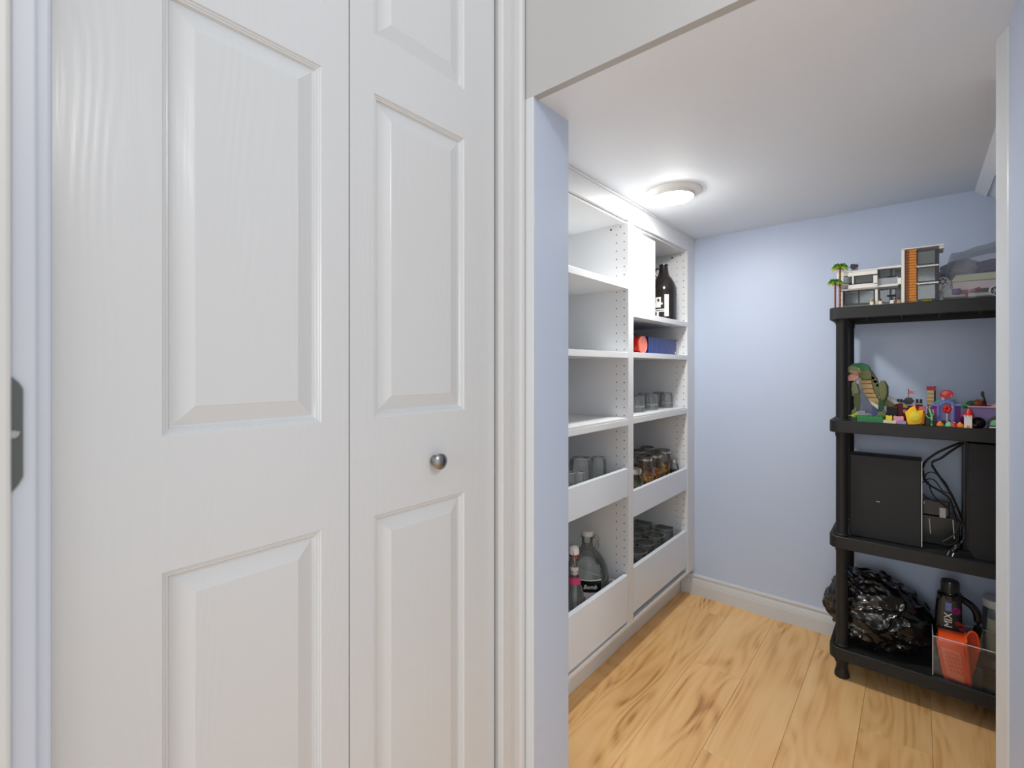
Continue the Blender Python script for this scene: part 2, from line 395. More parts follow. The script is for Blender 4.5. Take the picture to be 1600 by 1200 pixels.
# casing beside the door: flat band, back slope, bead
def casing_profile(x, y, s=1):
    return [(x, y), (x+0.010, y), (x+0.012, y+0.004*s), (x+0.0125, y+0.028*s), (x+0.0105, y+0.031*s), (x+0.0105, y+0.040*s), (x+0.012, y+0.052*s), (x+0.0155, y+0.058*s), (x+0.0155, y+0.066*s), (x, y+0.068*s)]
ya = 0.8115
sc = (HL0-0.002-ya)/0.068
b = MB(); b.prism([(px, ya+(py-ya)*sc, 0) for px, py in casing_profile(XW, ya)], (0, 0, 2.06)); b.build('trim_4', 'trim', kind='structure')
# baseboards
def baseboard(name, x0, x1, y):
    pr = [(0, 0), (0.016, 0), (0.016, 0.052), (0.0145, 0.055), (0.0145, 0.058), (0.0115, 0.072), (0.008, 0.080), (0.010, 0.084), (0.011, 0.092), (0.007, 0.098), (0, 0.099)]
    b = MB(); b.prism([(x0, y-t, z) for t, z in pr], (x1-x0, 0, 0)); b.build(name, 'trim', kind='structure')
baseboard('baseboard_back', -0.905, 0.75, BACK)
b = MB(); b.cyl((-0.6, BACK-0.0175, 0.0012), (0.7, BACK-0.0175, 0.0012), 0.0015, n=6); b.build('trim_5', 'trim', kind='structure')

# near door jamb with strike plate, close to the camera on the left
JX = -0.36
jb = empty('door_2', (JX-0.02, -0.05, 0), kind='structure')
yj = ptX(81.5, JX)[1]; yk = ptX(19, JX)[1]; ym = ptX(58, JX)[1]
b = MB(); b.box(JX-0.05, JX+0.004, -0.16, ptX(18, JX+0.004)[1], 0, 2.4, bev=0.002); b.build('jamb', 'jambgrey', jb)
b = MB(); b.box(JX-0.08, JX-0.0005, yk-0.001, ym, 0, 2.4, bev=0.0012); b.build('casing', 'jambblue', jb)
b = MB(); b.box(JX-0.085, JX-0.004, ym-0.002, yj+0.0005, 0, 2.4, bev=0.002); b.build('casing_edge', 'jambblue', jb)
# strike plate lip: flat plate whose free edge has chamfered corners
y0, y1 = ptX(17.5, JX)[1], ptX(36, JX)[1]; dd = ptX(27, JX)[2]
zt, zb_ = zv(588, dd), zv(768, dd)
pp = [(JX, y0-0.004, zt), (JX, y0, zt), (JX, y0+(y1-y0)*.65, zv(598, dd)), (JX, y1, zv(608, dd)), (JX, y1, zv(745, dd)), (JX, y0+(y1-y0)*.6, zv(757, dd)), (JX, y0, zb_), (JX, y0-0.004, zb_)]
b = MB(); b.prism(pp, (0.0012, 0, 0)); sp = b.build('strike_plate', 'steel', jb, label='dull grey steel strike plate')
b = MB(); b.lathe([(0.0, 0.0008), (0.002, 0.0008), (0.0026, 0)], (JX+0.0012, ptX(21, JX)[1], zv(678, dd)), axis=(1, 0, 0)); b.build('screw', 'nickel', sp, smooth=True)

# ================================================================== FOLDING DOOR
DX = -0.740
def leaf(parent, ya, yb, pa, pb_):
    """one leaf: front skin with three recessed raised panels"""
    z0, z1 = 0.012, 2.035
    tiers = [(0.215, CAMH-0.2625), (CAMH-0.0868, CAMH+0.4945), (CAMH+0.600, 1.945)]
    root = empty('leaf', (DX, (ya+yb)/2, 0), parent=parent)
    b = MB()
    g = 0.0011
    ys = [ya+g, pa, pb_, yb-g]; zs = [z0]
    for t in tiers: zs += [t[0], t[1]]
    zs.append(z1)
    for i in range(3):
        for j in range(len(zs)-1):
            if i == 1 and j % 2 == 1: continue
            b.quad((DX, ys[i], zs[j]), (DX, ys[i+1], zs[j]), (DX, ys[i+1], zs[j+1]), (DX, ys[i], zs[j+1]))
    # edges and back
    T = 0.034
    b.quad((DX, ys[0], z0), (DX, ys[0], z1), (DX-T, ys[0], z1), (DX-T, ys[0], z0))
    b.quad((DX, ys[3], z0), (DX-T, ys[3], z0), (DX-T, ys[3], z1), (DX, ys[3], z1))
    b.quad((DX-T, ys[0], z0), (DX-T, ys[0], z1), (DX-T, ys[3], z1), (DX-T, ys[3], z0))
    b.quad((DX, ys[0], z1), (DX, ys[3], z1), (DX-T, ys[3], z1), (DX-T, ys[0], z1))
    b.quad((DX, ys[0], z0), (DX-T, ys[0], z0), (DX-T, ys[3], z0), (DX, ys[3], z0))
    bmesh.ops.remove_doubles(b.bm, verts=b.bm.verts, dist=1e-5)
    b.build('stile_and_rail_frame', 'door', root)
    prof = [(0, 0), (0.0018, -0.0022), (0.0035, -0.0022), (0.0048, -0.0038), (0.0068, -0.0036), (0.0095, -0.0078), (0.0125, -0.0082), (0.036, -0.0022), (0.0375, -0.0016)]
    for (a, c) in tiers:
        b = MB(); rings = []
        for ins, dp in prof:
            rings.append([b.bm.verts.new(Vector((DX+dp, yy, zz_))) for yy, zz_ in ((pa+ins, a+ins), (pb_-ins, a+ins), (pb_-ins, c-ins), (pa+ins, c-ins))])
        for A, B in zip(rings, rings[1:]):
            for k in range(4): b.bm.faces.new((A[k], A[(k+1) % 4], B[(k+1) % 4], B[k]))
        b.bm.faces.new(rings[-1])
        b.build('raised_panel', 'door', root)
    return root
door = empty('door_1', (DX, Y1D, 0), kind='structure')
l1 = leaf(door, Y0D, YMID, 0.1766, 0.392)
l2 = leaf(door, YMID, Y1D, 0.491, 0.714)
b = MB(); ky = ptX(684, DX+0.012)[1]; kz = zv(718, ptX(684, DX)[2])
b.lathe([(0.0105, 0), (0.0105, 0.0025), (0.0075, 0.004), (0.0062, 0.008), (0.007, 0.012), (0.0125, 0.0155), (0.0150, 0.0165), (0.0155, 0.0185), (0.0145, 0.0195), (0.0155, 0.0205), (0.0157, 0.0225), (0.0142, 0.0232), (0.0130, 0.0245), (0.007, 0.0262), (0.0005, 0.0268)],
        (DX, ky, kz), n=36, axis=(1, 0, 0), capb=True, capt=True)
b.build('knob', 'nickel', l2, smooth=True, label='round brushed metal knob')

# ================================================================== SHELF CABINETS
YA0, YA1 = 1.135, 1.685      # inner faces of the near bay
YB0, YB1 = 1.728, 2.301      # inner faces of the far bay
XB = -1.27; TOPZ = 1.686; BOT = 0.124
def cabinet(label, y0, y1, w0, w1, shelves, drawers):
    c = empty('shelf_cabinet', (CABX-0.2, (y0+y1)/2, 0), label, 'cabinet')
    BX('side_panel', 'cab', c, XB, CABX, y0-w0, y0, BOT, TOPZ)
    BX('side_panel', 'cab', c, XB, CABX, y1, y1+w1, BOT, TOPZ)
    BX('back_panel', 'cab', c, XB-0.012, XB, y0-w0, y1+w1, BOT, TOPZ)
    BX('top_panel', 'cab', c, XB, CABX-0.012, y0, y1, TOPZ-0.008, TOPZ)
    BX('bottom_panel', 'cab', c, XB, CABX, y0, y1, BOT, 0.138)
    BX('toe_kick', 'cab', c, CABX-0.075, CABX-0.064, y0-w0, y1+w1, 0.0, BOT)
    for (z0, z1) in shelves:
        BX('shelf', 'cab', c, XB, CABX, y0+0.001, y1-0.001, z0, z1)
    for (z0, z1, zf) in drawers:
        f = BX('drawer', 'cabfront', c, CABX-0.018, CABX-0.0005, y0+0.003, y1-0.003, z0, z1)
        BX('drawer_side', 'cab', f, XB+0.05, CABX-0.018, y0+0.012, y0+0.024, z0+0.012, z1-0.03)
        BX('drawer_side', 'cab', f, XB+0.05, CABX-0.018, y1-0.024, y1-0.012, z0+0.012, z1-0.03)
        BX('drawer_bottom', 'cab', f, XB+0.05, CABX-0.018, y0+0.024, y1-0.024, zf-0.010, zf)
        BX('drawer_back', 'cab', f, XB+0.05, XB+0.062, y0+0.024, y1-0.024, z0+0.012, z1-0.03)
    b = MB(); z = 0.20; k = 0
    blocked = [(a-0.004, c_+0.004) for a, c_ in shelves]
    zlow = drawers[-1][1]-0.03
    while z < TOPZ-0.03:
        if not any(a < z < c_ for a, c_ in blocked):
            for xx in (CABX-0.018, CABX-0.051):
                b.cyl((xx, y1-0.0004, z), (xx, y1+0.001, z), 0.0024, n=8)
                b.cyl((xx, y0-0.001, z), (xx, y0+0.0004, z), 0.0024, n=8)
        z += 0.032
    b.cyl((CABX-0.075, y1-0.0005, TOPZ-0.022), (CABX-0.075, y1+0.001, TOPZ-0.022), 0.004, n=10)
    b.cyl((CABX-0.034, y1-0.0004, TOPZ-0.018), (CABX-0.034, y1+0.001, TOPZ-0.018), 0.0026, n=8)
    b.build('peg_hole', 'black', c, kind='stuff')
    return c
SH_TOPN = (1.423, 1.446); SH2 = (1.158, 1.180); SH3 = (0.900, 0.922)
DN1 = (0.6275, 0.734, 0.652); DN2 = (0.150, 0.3265, 0.172)
DF1 = (0.536, 0.638, 0.556); DF2 = (0.163, 0.337, 0.185)
cabA = cabinet('white open shelf cabinet nearest the opening with mostly empty shelves', YA0, YA1, 0.02, 0.0214, [SH_TOPN, SH2, SH3], [DN1, DN2])
cabB = cabinet('white open shelf cabinet next to the blue wall holding box and preserves', YB0, YB1, 0.0214, 0.018, [(1.320, 1.342), (1.161, 1.182), (0.902, 0.924)], [DF1, DF2])
# small gap under the thin fixed shelf: loose second board lying on the fixed one
for c, y0, y1, zt in ((cabA, YA0, YA1, 0.922), (cabB, YB0, YB1, 0.924)):
    BX('shelf', 'cab', c, XB, CABX-0.004, y0+0.003, y1-0.003, zt+0.0015, zt+0.0065, bev=0.0005)
SHZ3 = 0.924+0.0065
struct('trim_6', 'cab', CABX-0.02, CABX+0.0008, HL1, BACK, TOPZ, CEIL, bev=0.001)
struct('trim_7', 'cab', CABX, CABX+0.006, HL1, BACK, CEIL-0.008, CEIL, bev=0.002)
struct('trim_8', 'cab', CABX-0.02, CABX+0.0004, YB1+0.004, BACK, BOT, TOPZ, bev=0.001)
struct('trim_9', 'cab', CABX-0.075, CABX-0.064, YB1+0.019, BACK-0.016, 0.0, BOT, bev=0.0005)

# ================================================================== CEILING LIGHT
lx, ly, ld = ptX(1052, -0.677)
lt = empty('ceiling_light', (lx, ly, CEIL), 'round white flat disc light on the closet ceiling', 'light')
b = MB(); b.lathe([(0.0995, 0), (0.0995, -0.003), (0.096, -0.006), (0.082, -0.010), (0.074, -0.013), (0.0735, -0.018), (0.071, -0.022), (0.068, -0.022), (0.068, -0.018)], (lx, ly, CEIL), n=64)
b.build('trim_ring', 'wplastic', lt, smooth=True)
b = MB(); b.lathe([(0.068, -0.0185), (0.0675, -0.023), (0.063, -0.0265), (0.045, -0.0285), (0.02, -0.0295), (0.0005, -0.0297)], (lx, ly, CEIL), n=64, capt=True)
b.build('diffuser', 'diff', lt, smooth=True, label='glowing white diffuser')

#CONTENTS
# ================================================================== THINGS IN THE CABINETS
def jar_root(name, label, cat, group=None): return empty(name, (0, 0, 0), label, cat, group)
def glass_prof(r, h, neck=0.8, sh=0.72, nh=0.86):
    return [(0.0005, 0.0), (r*0.8, 0.0), (r*0.97, 0.004), (r, 0.012), (r, h*sh), (r*0.97, h*(sh+0.04)), (r*neck*1.03, h*(nh-0.02)), (r*neck, h*nh), (r*neck, h*0.985), (r*neck*0.97, h)]
# --- upside-down glass jars (near drawer) -------------------------------------------------
def make_inverted_jar(r, h, label, group):
    t = jar_root('glass_jar', label, 'jar', group)
    b = MB(); b.lathe([(r*0.80, 0), (r*0.82, h*0.03), (r*0.80, h*0.10), (r*0.84, h*0.16), (r*0.97, h*0.26), (r, h*0.34), (r, h*0.84), (r*0.95, h*0.93), (r*0.82, h*0.975), (r*0.78, h), (r*0.66, h*0.985), (r*0.4, h*0.965), (0.0005, h*0.96)], n=32)
    
    b.build('glass_body', 'glass', t, smooth=True)
    b = MB(); b.lathe([(r*0.80, 0.0), (r*0.86, 0.002), (r*0.86, 0.007), (r*0.80, 0.009)], n=32)
    b.build('rim_band', 'rimglass', t, smooth=True)
    b = MB(); b.lathe([(r*0.76, h*0.985), (r*0.80, h*1.004), (r*0.85, h*0.98)], n=36); b.build('base_ring', 'rimglass', t, smooth=True)
    return t
def place(t, u, X, z, label=None, rz=0, copy=False):
    _, y, d = ptX(u, X)
    if copy: return copy_tree(t, (X, y, z), label, rz=rz)
    t.location = (X, y, z); t.rotation_euler[2] = rz
    return t
ZA1, ZA2, ZB1, ZB2 = 0.652, 0.172, 0.556, 0.185
G = 'glass jars standing upside down in the near upper drawer'
big = make_inverted_jar(0.043, 0.134, 'large upside-down glass jar in the middle of the near upper drawer', G)
place(big, 907.5, -0.955, ZA1)
place(big, 934.5, -0.935, ZA1, 'upside-down glass jar closest to the divider in the near upper drawer', copy=True).scale = (0.74, 0.74, 0.93)
place(big, 905, -0.888, ZA1, 'small upside-down glass jar at the front of the near upper drawer', copy=True).scale = (0.50, 0.50, 0.82)
place(big, 890, -0.895, ZA1, 'upside-down glass jar half hidden by the blue wall edge in the near upper drawer', copy=True).scale = (0.55, 0.55, 0.86)
place(big, 925, -1.05, ZA1, 'upside-down glass jar at the back of the near upper drawer', copy=True).scale = (0.8, 0.8, 0.95)
# --- tumblers on the far shelf -------------------------------------------------
def make_tumbler():
    t = jar_root('glass_tumbler', 'upside-down glass tumbler nearest the cabinet side on the far middle shelf', 'glass', 'upside-down tumblers on the far middle shelf')
    r, h = 0.031, 0.072
    b = MB(); b.lathe([(r, 0), (r*1.0, h*0.5), (r*0.97, h*0.8), (r*0.88, h*0.94), (r*0.7, h), (0.0005, h)], n=32)
    b.lathe([(r*0.85, h*0.86), (r*0.6, h*0.90), (0.0005, h*0.905)], n=32)
    b.build('glass_body', 'glass', t, smooth=True)
    b = MB(); b.lathe([(r*1.015, h*0.30), (r*1.03, h*0.33), (r*1.015, h*0.36)], n=32); b.build('raised_ring', 'rimglass', t, smooth=True)
    return t
tm = make_tumbler(); place(tm, 1041, -0.925, SHZ3)
for u, X, lb in ((1029.5, -0.985, 'upside-down glass tumbler standing behind the rightmost tumbler'), (1017, -0.925, 'upside-down glass tumbler in the middle of the front row on the far middle shelf'),
                 (1006, -0.99, 'upside-down glass tumbler in the back row near the shelf divider'), (996, -0.925, 'upside-down glass tumbler next to the divider at the front of the far middle shelf')):
    place(tm, u, X, SHZ3, lb, copy=True)
# --- preserve jars in the far upper drawer -------------------------------------------------
def make_preserve(r, h, content, label, lid='lidgrey', fill=0.62, straight=False, lidh=0.10):
    t = jar_root('preserve_jar', label, 'jar', 'filled preserve jars in the far upper drawer')
    nk = 0.93 if straight else 0.80
    pr = glass_prof(r, h, nk, 0.66 if not straight else 0.8, 0.82 if not straight else 0.86)
    b = MB(); b.lathe(pr, n=32); b.build('glass_body', 'preserveglass', t, smooth=True)
    b = MB(); rr = r*0.93
    b.lathe([(0.0005, 0.003), (rr*0.85, 0.003), (rr, 0.012), (rr, h*fill*0.96), (rr*0.9, h*fill), (0.0005, h*fill*1.01)], n=28)
    b.build('contents', content, t, smooth=True, label='preserved food seen through the glass')
    b = MB(); ln = r*nk*1.06
    b.lathe([(ln, h*(1-lidh)), (ln*1.02, h*(1-lidh)+0.001), (ln*1.02, h*0.995), (ln*0.97, h), (ln*0.93, h*1.0), (ln*0.90, h*0.997), (0.0005, h*0.997)], n=36)
    lo = b.build('lid', lid, t, smooth=True)
    b = MB(); b.lathe([(ln*1.02, h*(1-lidh*0.75)), (ln*1.045, h*(1-lidh*0.65)), (ln*1.02, h*(1-lidh*0.55)), (ln*1.045, h*(1-lidh*0.4)), (ln*1.02, h*(1-lidh*0.3))], n=36)
    b.build('screw_band', 'lidsilver', lo, smooth=True)
    return t
place(make_preserve(0.039, 0.150, 'green_pickle', 'preserve jar of green pickles next to the divider', 'lidsilver', 0.62, lidh=0.14), 989, -0.895, ZB1)
place(make_preserve(0.0405, 0.178, 'orange_preserve', 'tall jar of orange preserves beside the green pickle jar'), 1006.5, -0.905, ZB1)
place(make_preserve(0.0385, 0.176, 'orange_preserve', 'tall jar of orange preserves beside the yellow straight-sided jar'), 1021.3, -0.91, ZB1)
place(make_preserve(0.037, 0.176, 'yellow_preserve', 'straight-sided jar of yellow preserves with purple bits', 'lidgrey', 0.66, True), 1035.2, -0.925, ZB1)
place(make_preserve(0.022, 0.128, 'plum_jam', 'small dark jam jar beside the cabinet side', 'lidsilver', 0.62, lidh=0.12), 1053.5, -0.885, ZB1)
bj = make_preserve(0.038, 0.172, 'orange_preserve', 'jar with grey lid in the back row left of the other back-row jars', 'liddark', 0.6); place(bj, 997, -1.02, ZB1)
place(bj, 1011, -1.03, ZB1, 'jar with grey lid in the middle of the back row behind the orange preserves', copy=True)
place(bj, 1024, -1.035, ZB1, 'jar with grey lid in the back row behind the yellow preserves', copy=True)
# --- wide jars with dark flat lids in the far lower drawer ----------------------
def make_wide():
    t = jar_root('wide_jar', 'wide clear jar with a dark flat lid nearest the cabinet side', 'jar', 'empty jars in the far lower drawer')
    r, h = 0.043, 0.155
    b = MB(); b.lathe([(0.0005, 0), (r*0.7, 0), (r*0.84, 0.008), (r*0.80, h*0.3), (r*0.66, h*0.46), (r*0.68, h*0.54), (r*0.92, h*0.66), (r*1.0, h*0.78), (r*0.96, h*0.92), (r*0.9, h*0.97)], n=32)
    b.build('glass_body', 'glass', t, smooth=True)
    b = MB(); b.lathe([(r*0.93, h*0.975), (r*1.0, h*0.978), (r*1.01, h*0.994), (r*0.97, h), (r*0.9, h*0.995), (0.0005, h*0.995)], n=36)
    lo = b.build('lid', 'liddark', t, smooth=True)
    b = MB(); b.lathe([(r*0.97, h*1.0), (r*1.0, h*1.008), (r*1.03, h*1.0), (r*1.02, h*0.985)], n=40)
    b.lathe([(r*1.0, h*0.70), (r*1.02, h*0.73), (r*1.0, h*0.76)], n=40); b.build('rolled_edge', 'rimglass', lo, smooth=True)
    return t
wj = make_wide(); place(wj, 1037.5, -0.945, ZB2)
for u, X, lb in ((1023, -0.935, 'dark-lidded wide jar, second from the cabinet side in the front row'), (1007.5, -0.93, 'dark-lidded wide jar in the middle of the far lower drawer front row'),
                 (994.5, -0.915, 'wide clear jar with a dark flat lid at the divider end of the front row'),
                 (1005.5, -1.06, 'dark-lidded wide jar in the back row of the far lower drawer'), (1024, -1.065, 'wide clear jar with a dark flat lid behind the jar nearest the cabinet side'), (994, -1.03, 'wide clear jar with a dark flat lid in the back row beside the divider')):
    place(wj, u, X, ZB2, lb, copy=True)
# --- jug and swing-top bottles in the near lower drawer ----------------------
X_, Y_, _ = ptX(917.5, -0.957)
jug = empty('glass_jug', (X_, Y_, ZA2), 'large clear glass jug with a loop handle and black label', 'jug')
r = 0.080; c0 = Vector((X_, Y_, ZA2))
b = MB(); b.lathe([(0.0005, 0.004), (r*0.7, 0), (r*0.92, 0.004), (r, 0.02), (r, 0.10), (r*1.02, 0.150), (r*1.0, 0.172), (r*0.93, 0.198), (r*0.80, 0.222), (r*0.62, 0.243), (r*0.42, 0.257), (r*0.29, 0.268), (r*0.255, 0.28), (r*0.255, 0.302), (r*0.29, 0.304), (r*0.29, 0.311), (r*0.25, 0.313), (r*0.25, 0.319)], c0, n=44)
b.build('glass_body', 'jug', jug, smooth=True)
b = MB(); dr = Vector((0.35, 0.94, 0)).normalized()
b.tube([c0+dr*0.020+Vector((0, 0, 0.296)), c0+dr*0.034+Vector((0, 0, 0.304)), c0+dr*0.047+Vector((0, 0, 0.292)), c0+dr*0.050+Vector((0, 0, 0.272)), c0+dr*0.044+Vector((0, 0, 0.250))], 0.0065, n=12)
b.build('loop_handle', 'jug', jug, smooth=True)
b = MB(); b.lathe([(r*0.27, 0.310), (r*0.275, 0.312), (r*0.275, 0.325), (r*0.25, 0.329), (0.0005, 0.329)], c0, n=28); b.build('cap', 'greyprint', jug, smooth=True)
def wrap_label(parent, c, r, z0, z1, ang, half, name, m, n=14, **k):
    b = MB(); b.lathe([(r, z0), (r, z1)], c, n=n, a0=ang-half, a1=ang+half)
    return b.build(name, m, parent, smooth=True, recalc=False, **k)
def facing(c): return math.atan2(-c[1], -c[0])
fa = facing(c0)+0.10
lab = wrap_label(jug, c0, r+0.0022, 0.040, 0.176, fa, 0.56, 'label', 'blackplastic')
wrap_label(jug, c0, r+0.0028, 0.172, 0.176, fa, 0.56, 'label_stripe', 'whiteprint')
wrap_label(jug, c0, r+0.0028, 0.040, 0.130, fa+0.02, 0.48, 'label_print', 'pinkwhite')
def text_on(parent, c, r, ang, zc, txt, size, m, name, shear=0.0, rotz90=False):
    nrm = Vector((math.cos(ang), math.sin(ang), 0)); tx = Vector((-math.sin(ang), math.cos(ang), 0)); up = Vector((0, 0, 1))
    o = Vector(c)+nrm*r+Vector((0, 0, zc))
    mt = Matrix(((tx.x, 0, nrm.x, o.x), (tx.y, 0, nrm.y, o.y), (0, 1, 0, o.z), (0, 0, 0, 1)))
    return text_obj(txt, size, 0.0002, name, m, parent, mt, shear)
text_on(jug, c0, r+0.0034, fa+0.02, 0.150, 'Bomb', 0.021, 'whiteprint', 'lettering', 0.3)
b = MB()
for k in range(7):
    a = fa-0.30+k*0.1; q_ = c0+Vector((math.cos(a), math.sin(a), 0))*(r+0.0032)
    b.box(q_.x-0.0012, q_.x+0.0012, q_.y-0.0012, q_.y+0.0012, ZA2+0.095, ZA2+0.108+0.006*(k % 2))
b.build('small_lettering', 'redprint', jug, kind='stuff')
def make_swing():
    t = empty('swing_top_bottle', (0, 0, 0), 'tall clear swing-top bottle with white stopper and pink neck tag', 'bottle')
    b = MB(); b.lathe([(0.0005, 0.003), (0.030, 0), (0.036, 0.004), (0.037, 0.02), (0.037, 0.13), (0.034, 0.165), (0.024, 0.20), (0.017, 0.225), (0.0135, 0.26), (0.0135, 0.285), (0.016, 0.288), (0.016, 0.298), (0.0135, 0.30)], n=32)
    b.build('glass_body', 'jug', t, smooth=True)
    b = MB(); b.lathe([(0.010, 0.298), (0.017, 0.300), (0.018, 0.312), (0.016, 0.326), (0.009, 0.331), (0.0005, 0.332)], n=28); st = b.build('stopper', 'wplastic', t, smooth=True)
    b = MB(); b.lathe([(0.0172, 0.299), (0.0178, 0.303), (0.0172, 0.306)], n=28); b.build('seal', 'redprint', st, smooth=True)
    b = MB()
    for s_ in (-1, 1): b.tube([(0, s_*0.017, 0.322), (0.004, s_*0.021, 0.30), (0.008, s_*0.021, 0.27), (0.014, s_*0.016, 0.262)], 0.0012, n=6)
    b.tube([(0.002, 0.02, 0.30), (0.01, 0.026, 0.24), (0.012, 0.037, 0.15), (0.010, 0.044, 0.10), (0.0, 0.040, 0.085)], 0.0018, n=6)
    b.build('wire_bail', 'lidsilver', t, smooth=True)
    b = MB(); b.lathe([(0.0148, 0.235), (0.0145, 0.262)], n=20); b.build('neck_label', 'pinkwhite', t, smooth=True)
    b = MB(); b.lathe([(0.0235, 0.205), (0.0205, 0.216), (0.0178, 0.226)], n=24); b.build('neck_tag', 'rosetag', t, smooth=True, label='pink paper tag around the neck')
    return t
sw = make_swing(); place(sw, 897, -0.905, ZA2, rz=0.4)
rj = make_inverted_jar(0.034, 0.15, 'round clear jar half hidden by the blue wall edge in the near lower drawer', None); place(rj, 878, -0.885, ZA2)
# --- white carton, dark growler, red tub, blue carton on the far upper shelves ---------------
ZS1, ZS2 = 1.342, 1.182
yb = ptX(1024, -0.852)[1]
bx = empty('white_carton', (-0.97, (1.737+yb)/2, ZS1), 'tall plain white carton on the top far shelf', 'box')
b = MB(); b.box(-1.10, -0.852, 1.737, yb, ZS1, 1.661, bev=0.0015); b.build('carton_body', 'card', bx)
b = MB(); b.box(-1.10, -0.852, 1.737, yb, 1.661, 1.6625, bev=0.0004); b.build('flap', 'card', bx)
b = MB()
for k in range(4): b.box(-0.8521, -0.8517, yb-0.034-0.003*(k % 2), yb-0.022, 1.382+k*0.007, 1.385+k*0.007)
for k in range(2): b.box(-0.8521, -0.8517, yb-0.038+k*0.012, yb-0.035+k*0.012, 1.56, 1.62-k*0.02)
b.build('print', 'greyprint', bx, kind='stuff')
X_, Y_, _ = ptX(1037, -0.915); gc = Vector((X_, Y_, ZS1))
gr = empty('growler_bottle', gc, 'dark glass growler bottle with white print', 'bottle'); r = 0.060
b = MB(); b.lathe([(0.0005, 0.003), (r*0.9, 0), (r, 0.006), (r, 0.135), (r*0.96, 0.158), (r*0.84, 0.180), (r*0.64, 0.200), (r*0.45, 0.215), (r*0.37, 0.232), (r*0.33, 0.252), (r*0.32, 0.262), (r*0.36, 0.263), (r*0.36, 0.268), (r*0.26, 0.269), (r*0.26, 0.25)], gc, n=44)
b.build('glass_body', 'amber', gr, smooth=True)
fa = facing(gc); side = fa-math.pi/2
dr = Vector((math.cos(side), math.sin(side), 0))
b = MB(); b.tube([gc+dr*0.018+Vector((0, 0, 0.252)), gc+dr*0.034+Vector((0, 0, 0.250)), gc+dr*0.040+Vector((0, 0, 0.232)), gc+dr*0.028+Vector((0, 0, 0.214))], 0.006, n=10); b.build('loop_handle', 'amber', gr, smooth=True)
def deco(ang, z0, z1, half, m='whiteprint'): return wrap_label(gr, gc, r+0.0008, z0, z1, fa+ang, half, 'print', m, n=6)
deco(0.22, 0.018, 0.120, 0.16); deco(0.14, 0.018, 0.036, 0.07)
deco(-0.42, 0.082, 0.108, 0.22); deco(-0.40, 0.073, 0.082, 0.32); deco(-0.45, 0.060, 0.073, 0.24)
deco(-0.28, 0.047, 0.053, 0.42); deco(-0.28, 0.039, 0.044, 0.42); deco(-0.45, 0.018, 0.039, 0.09)
wrap_label(gr, gc, r+0.0012, 0.088, 0.100, fa-0.40, 0.08, 'print_ring', 'amber', n=6)
# red tub lying on its side
rt = 0.036; cy = ptX(1005.5, -0.872)[1]; xf, xk, cz = -0.872, -0.975, ZS2+rt
tb = empty('red_tub', ((xf+xk)/2, cy, ZS2), 'red plastic tub lying on its side on the shelf', 'tub')
b = MB(); b.lathe([(0.0005, 0), (rt*0.86, 0), (rt*0.9, 0.003), (rt*0.985, xf-xk-0.006), (rt*0.985, xf-xk-0.004)], (xk, cy, cz), axis=(1, 0, 0), n=36); b.build('tub_body', 'red', tb, smooth=True)
b = MB(); b.lathe([(rt*1.0, 0), (rt*1.0, 0.006), (rt*0.93, 0.006), (rt*0.88, 0.003), (0.0005, 0.003)], (xf-0.006, cy, cz), axis=(1, 0, 0), n=36); b.build('lid', 'salmon', tb, smooth=True, label='pale red round lid')
b = MB(); b.tube([(xf-0.03, cy-0.004, cz+rt-0.002), (xf-0.036, cy-0.004, cz+rt+0.009), (xf-0.052, cy-0.004, cz+rt+0.006), (xf-0.060, cy-0.004, cz+rt-0.003)], 0.003, n=8); b.build('clip', 'brown', tb, smooth=True)
# blue carton
y0 = ptX(1012, -0.93)[1]; y1 = ptX(1057, -0.87)[1]
a_, b_ = Vector((-0.95, y0+0.0, ZS2)), Vector((-0.872, y1, ZS2))
y0 = max(ptX(1013, -0.885)[1], cy+rt+0.002); y1 = ptX(1057, -0.885)[1]
bc = empty('blue_carton', (-0.95, (y0+y1)/2, ZS2), 'dark blue flat carton with small pale print beside the red tub', 'box')
hb = 0.074
b = MB(); b.box(-1.03, -0.885, y0, y1, ZS2, ZS2+hb, bev=0.001); b.build('carton_body', 'bluecard', bc)
b = MB()
for k in range(9):
    yy = y0+0.006+k*(y1-y0-0.075)/9; z1_ = ZS2+hb-0.010; z0_ = ZS2+0.008+(0.02 if k % 3 == 1 else 0)
    b.box(-0.8852, -0.8847, yy, yy+0.002+(k % 2)*0.002, z0_, z1_)
b.build('print', 'lightblue', bc, kind='stuff')
b = MB(); b.lathe([(0.006, 0), (0.006, 0.0006), (0.0005, 0.0006)], (-0.885, y1-0.014, ZS2+0.012), axis=(1, 0, 0), n=16); b.build('round_mark', 'whiteprint', bc)
y2 = ptX(1067.5, -0.885)[1]
BX('pale_end_carton', 'card', None, -1.02, -0.886, y1+0.001, min(y2, YB1-0.003), ZS2, ZS2+hb-0.003, label='narrow white carton between the blue carton and the cabinet side', cat='box')

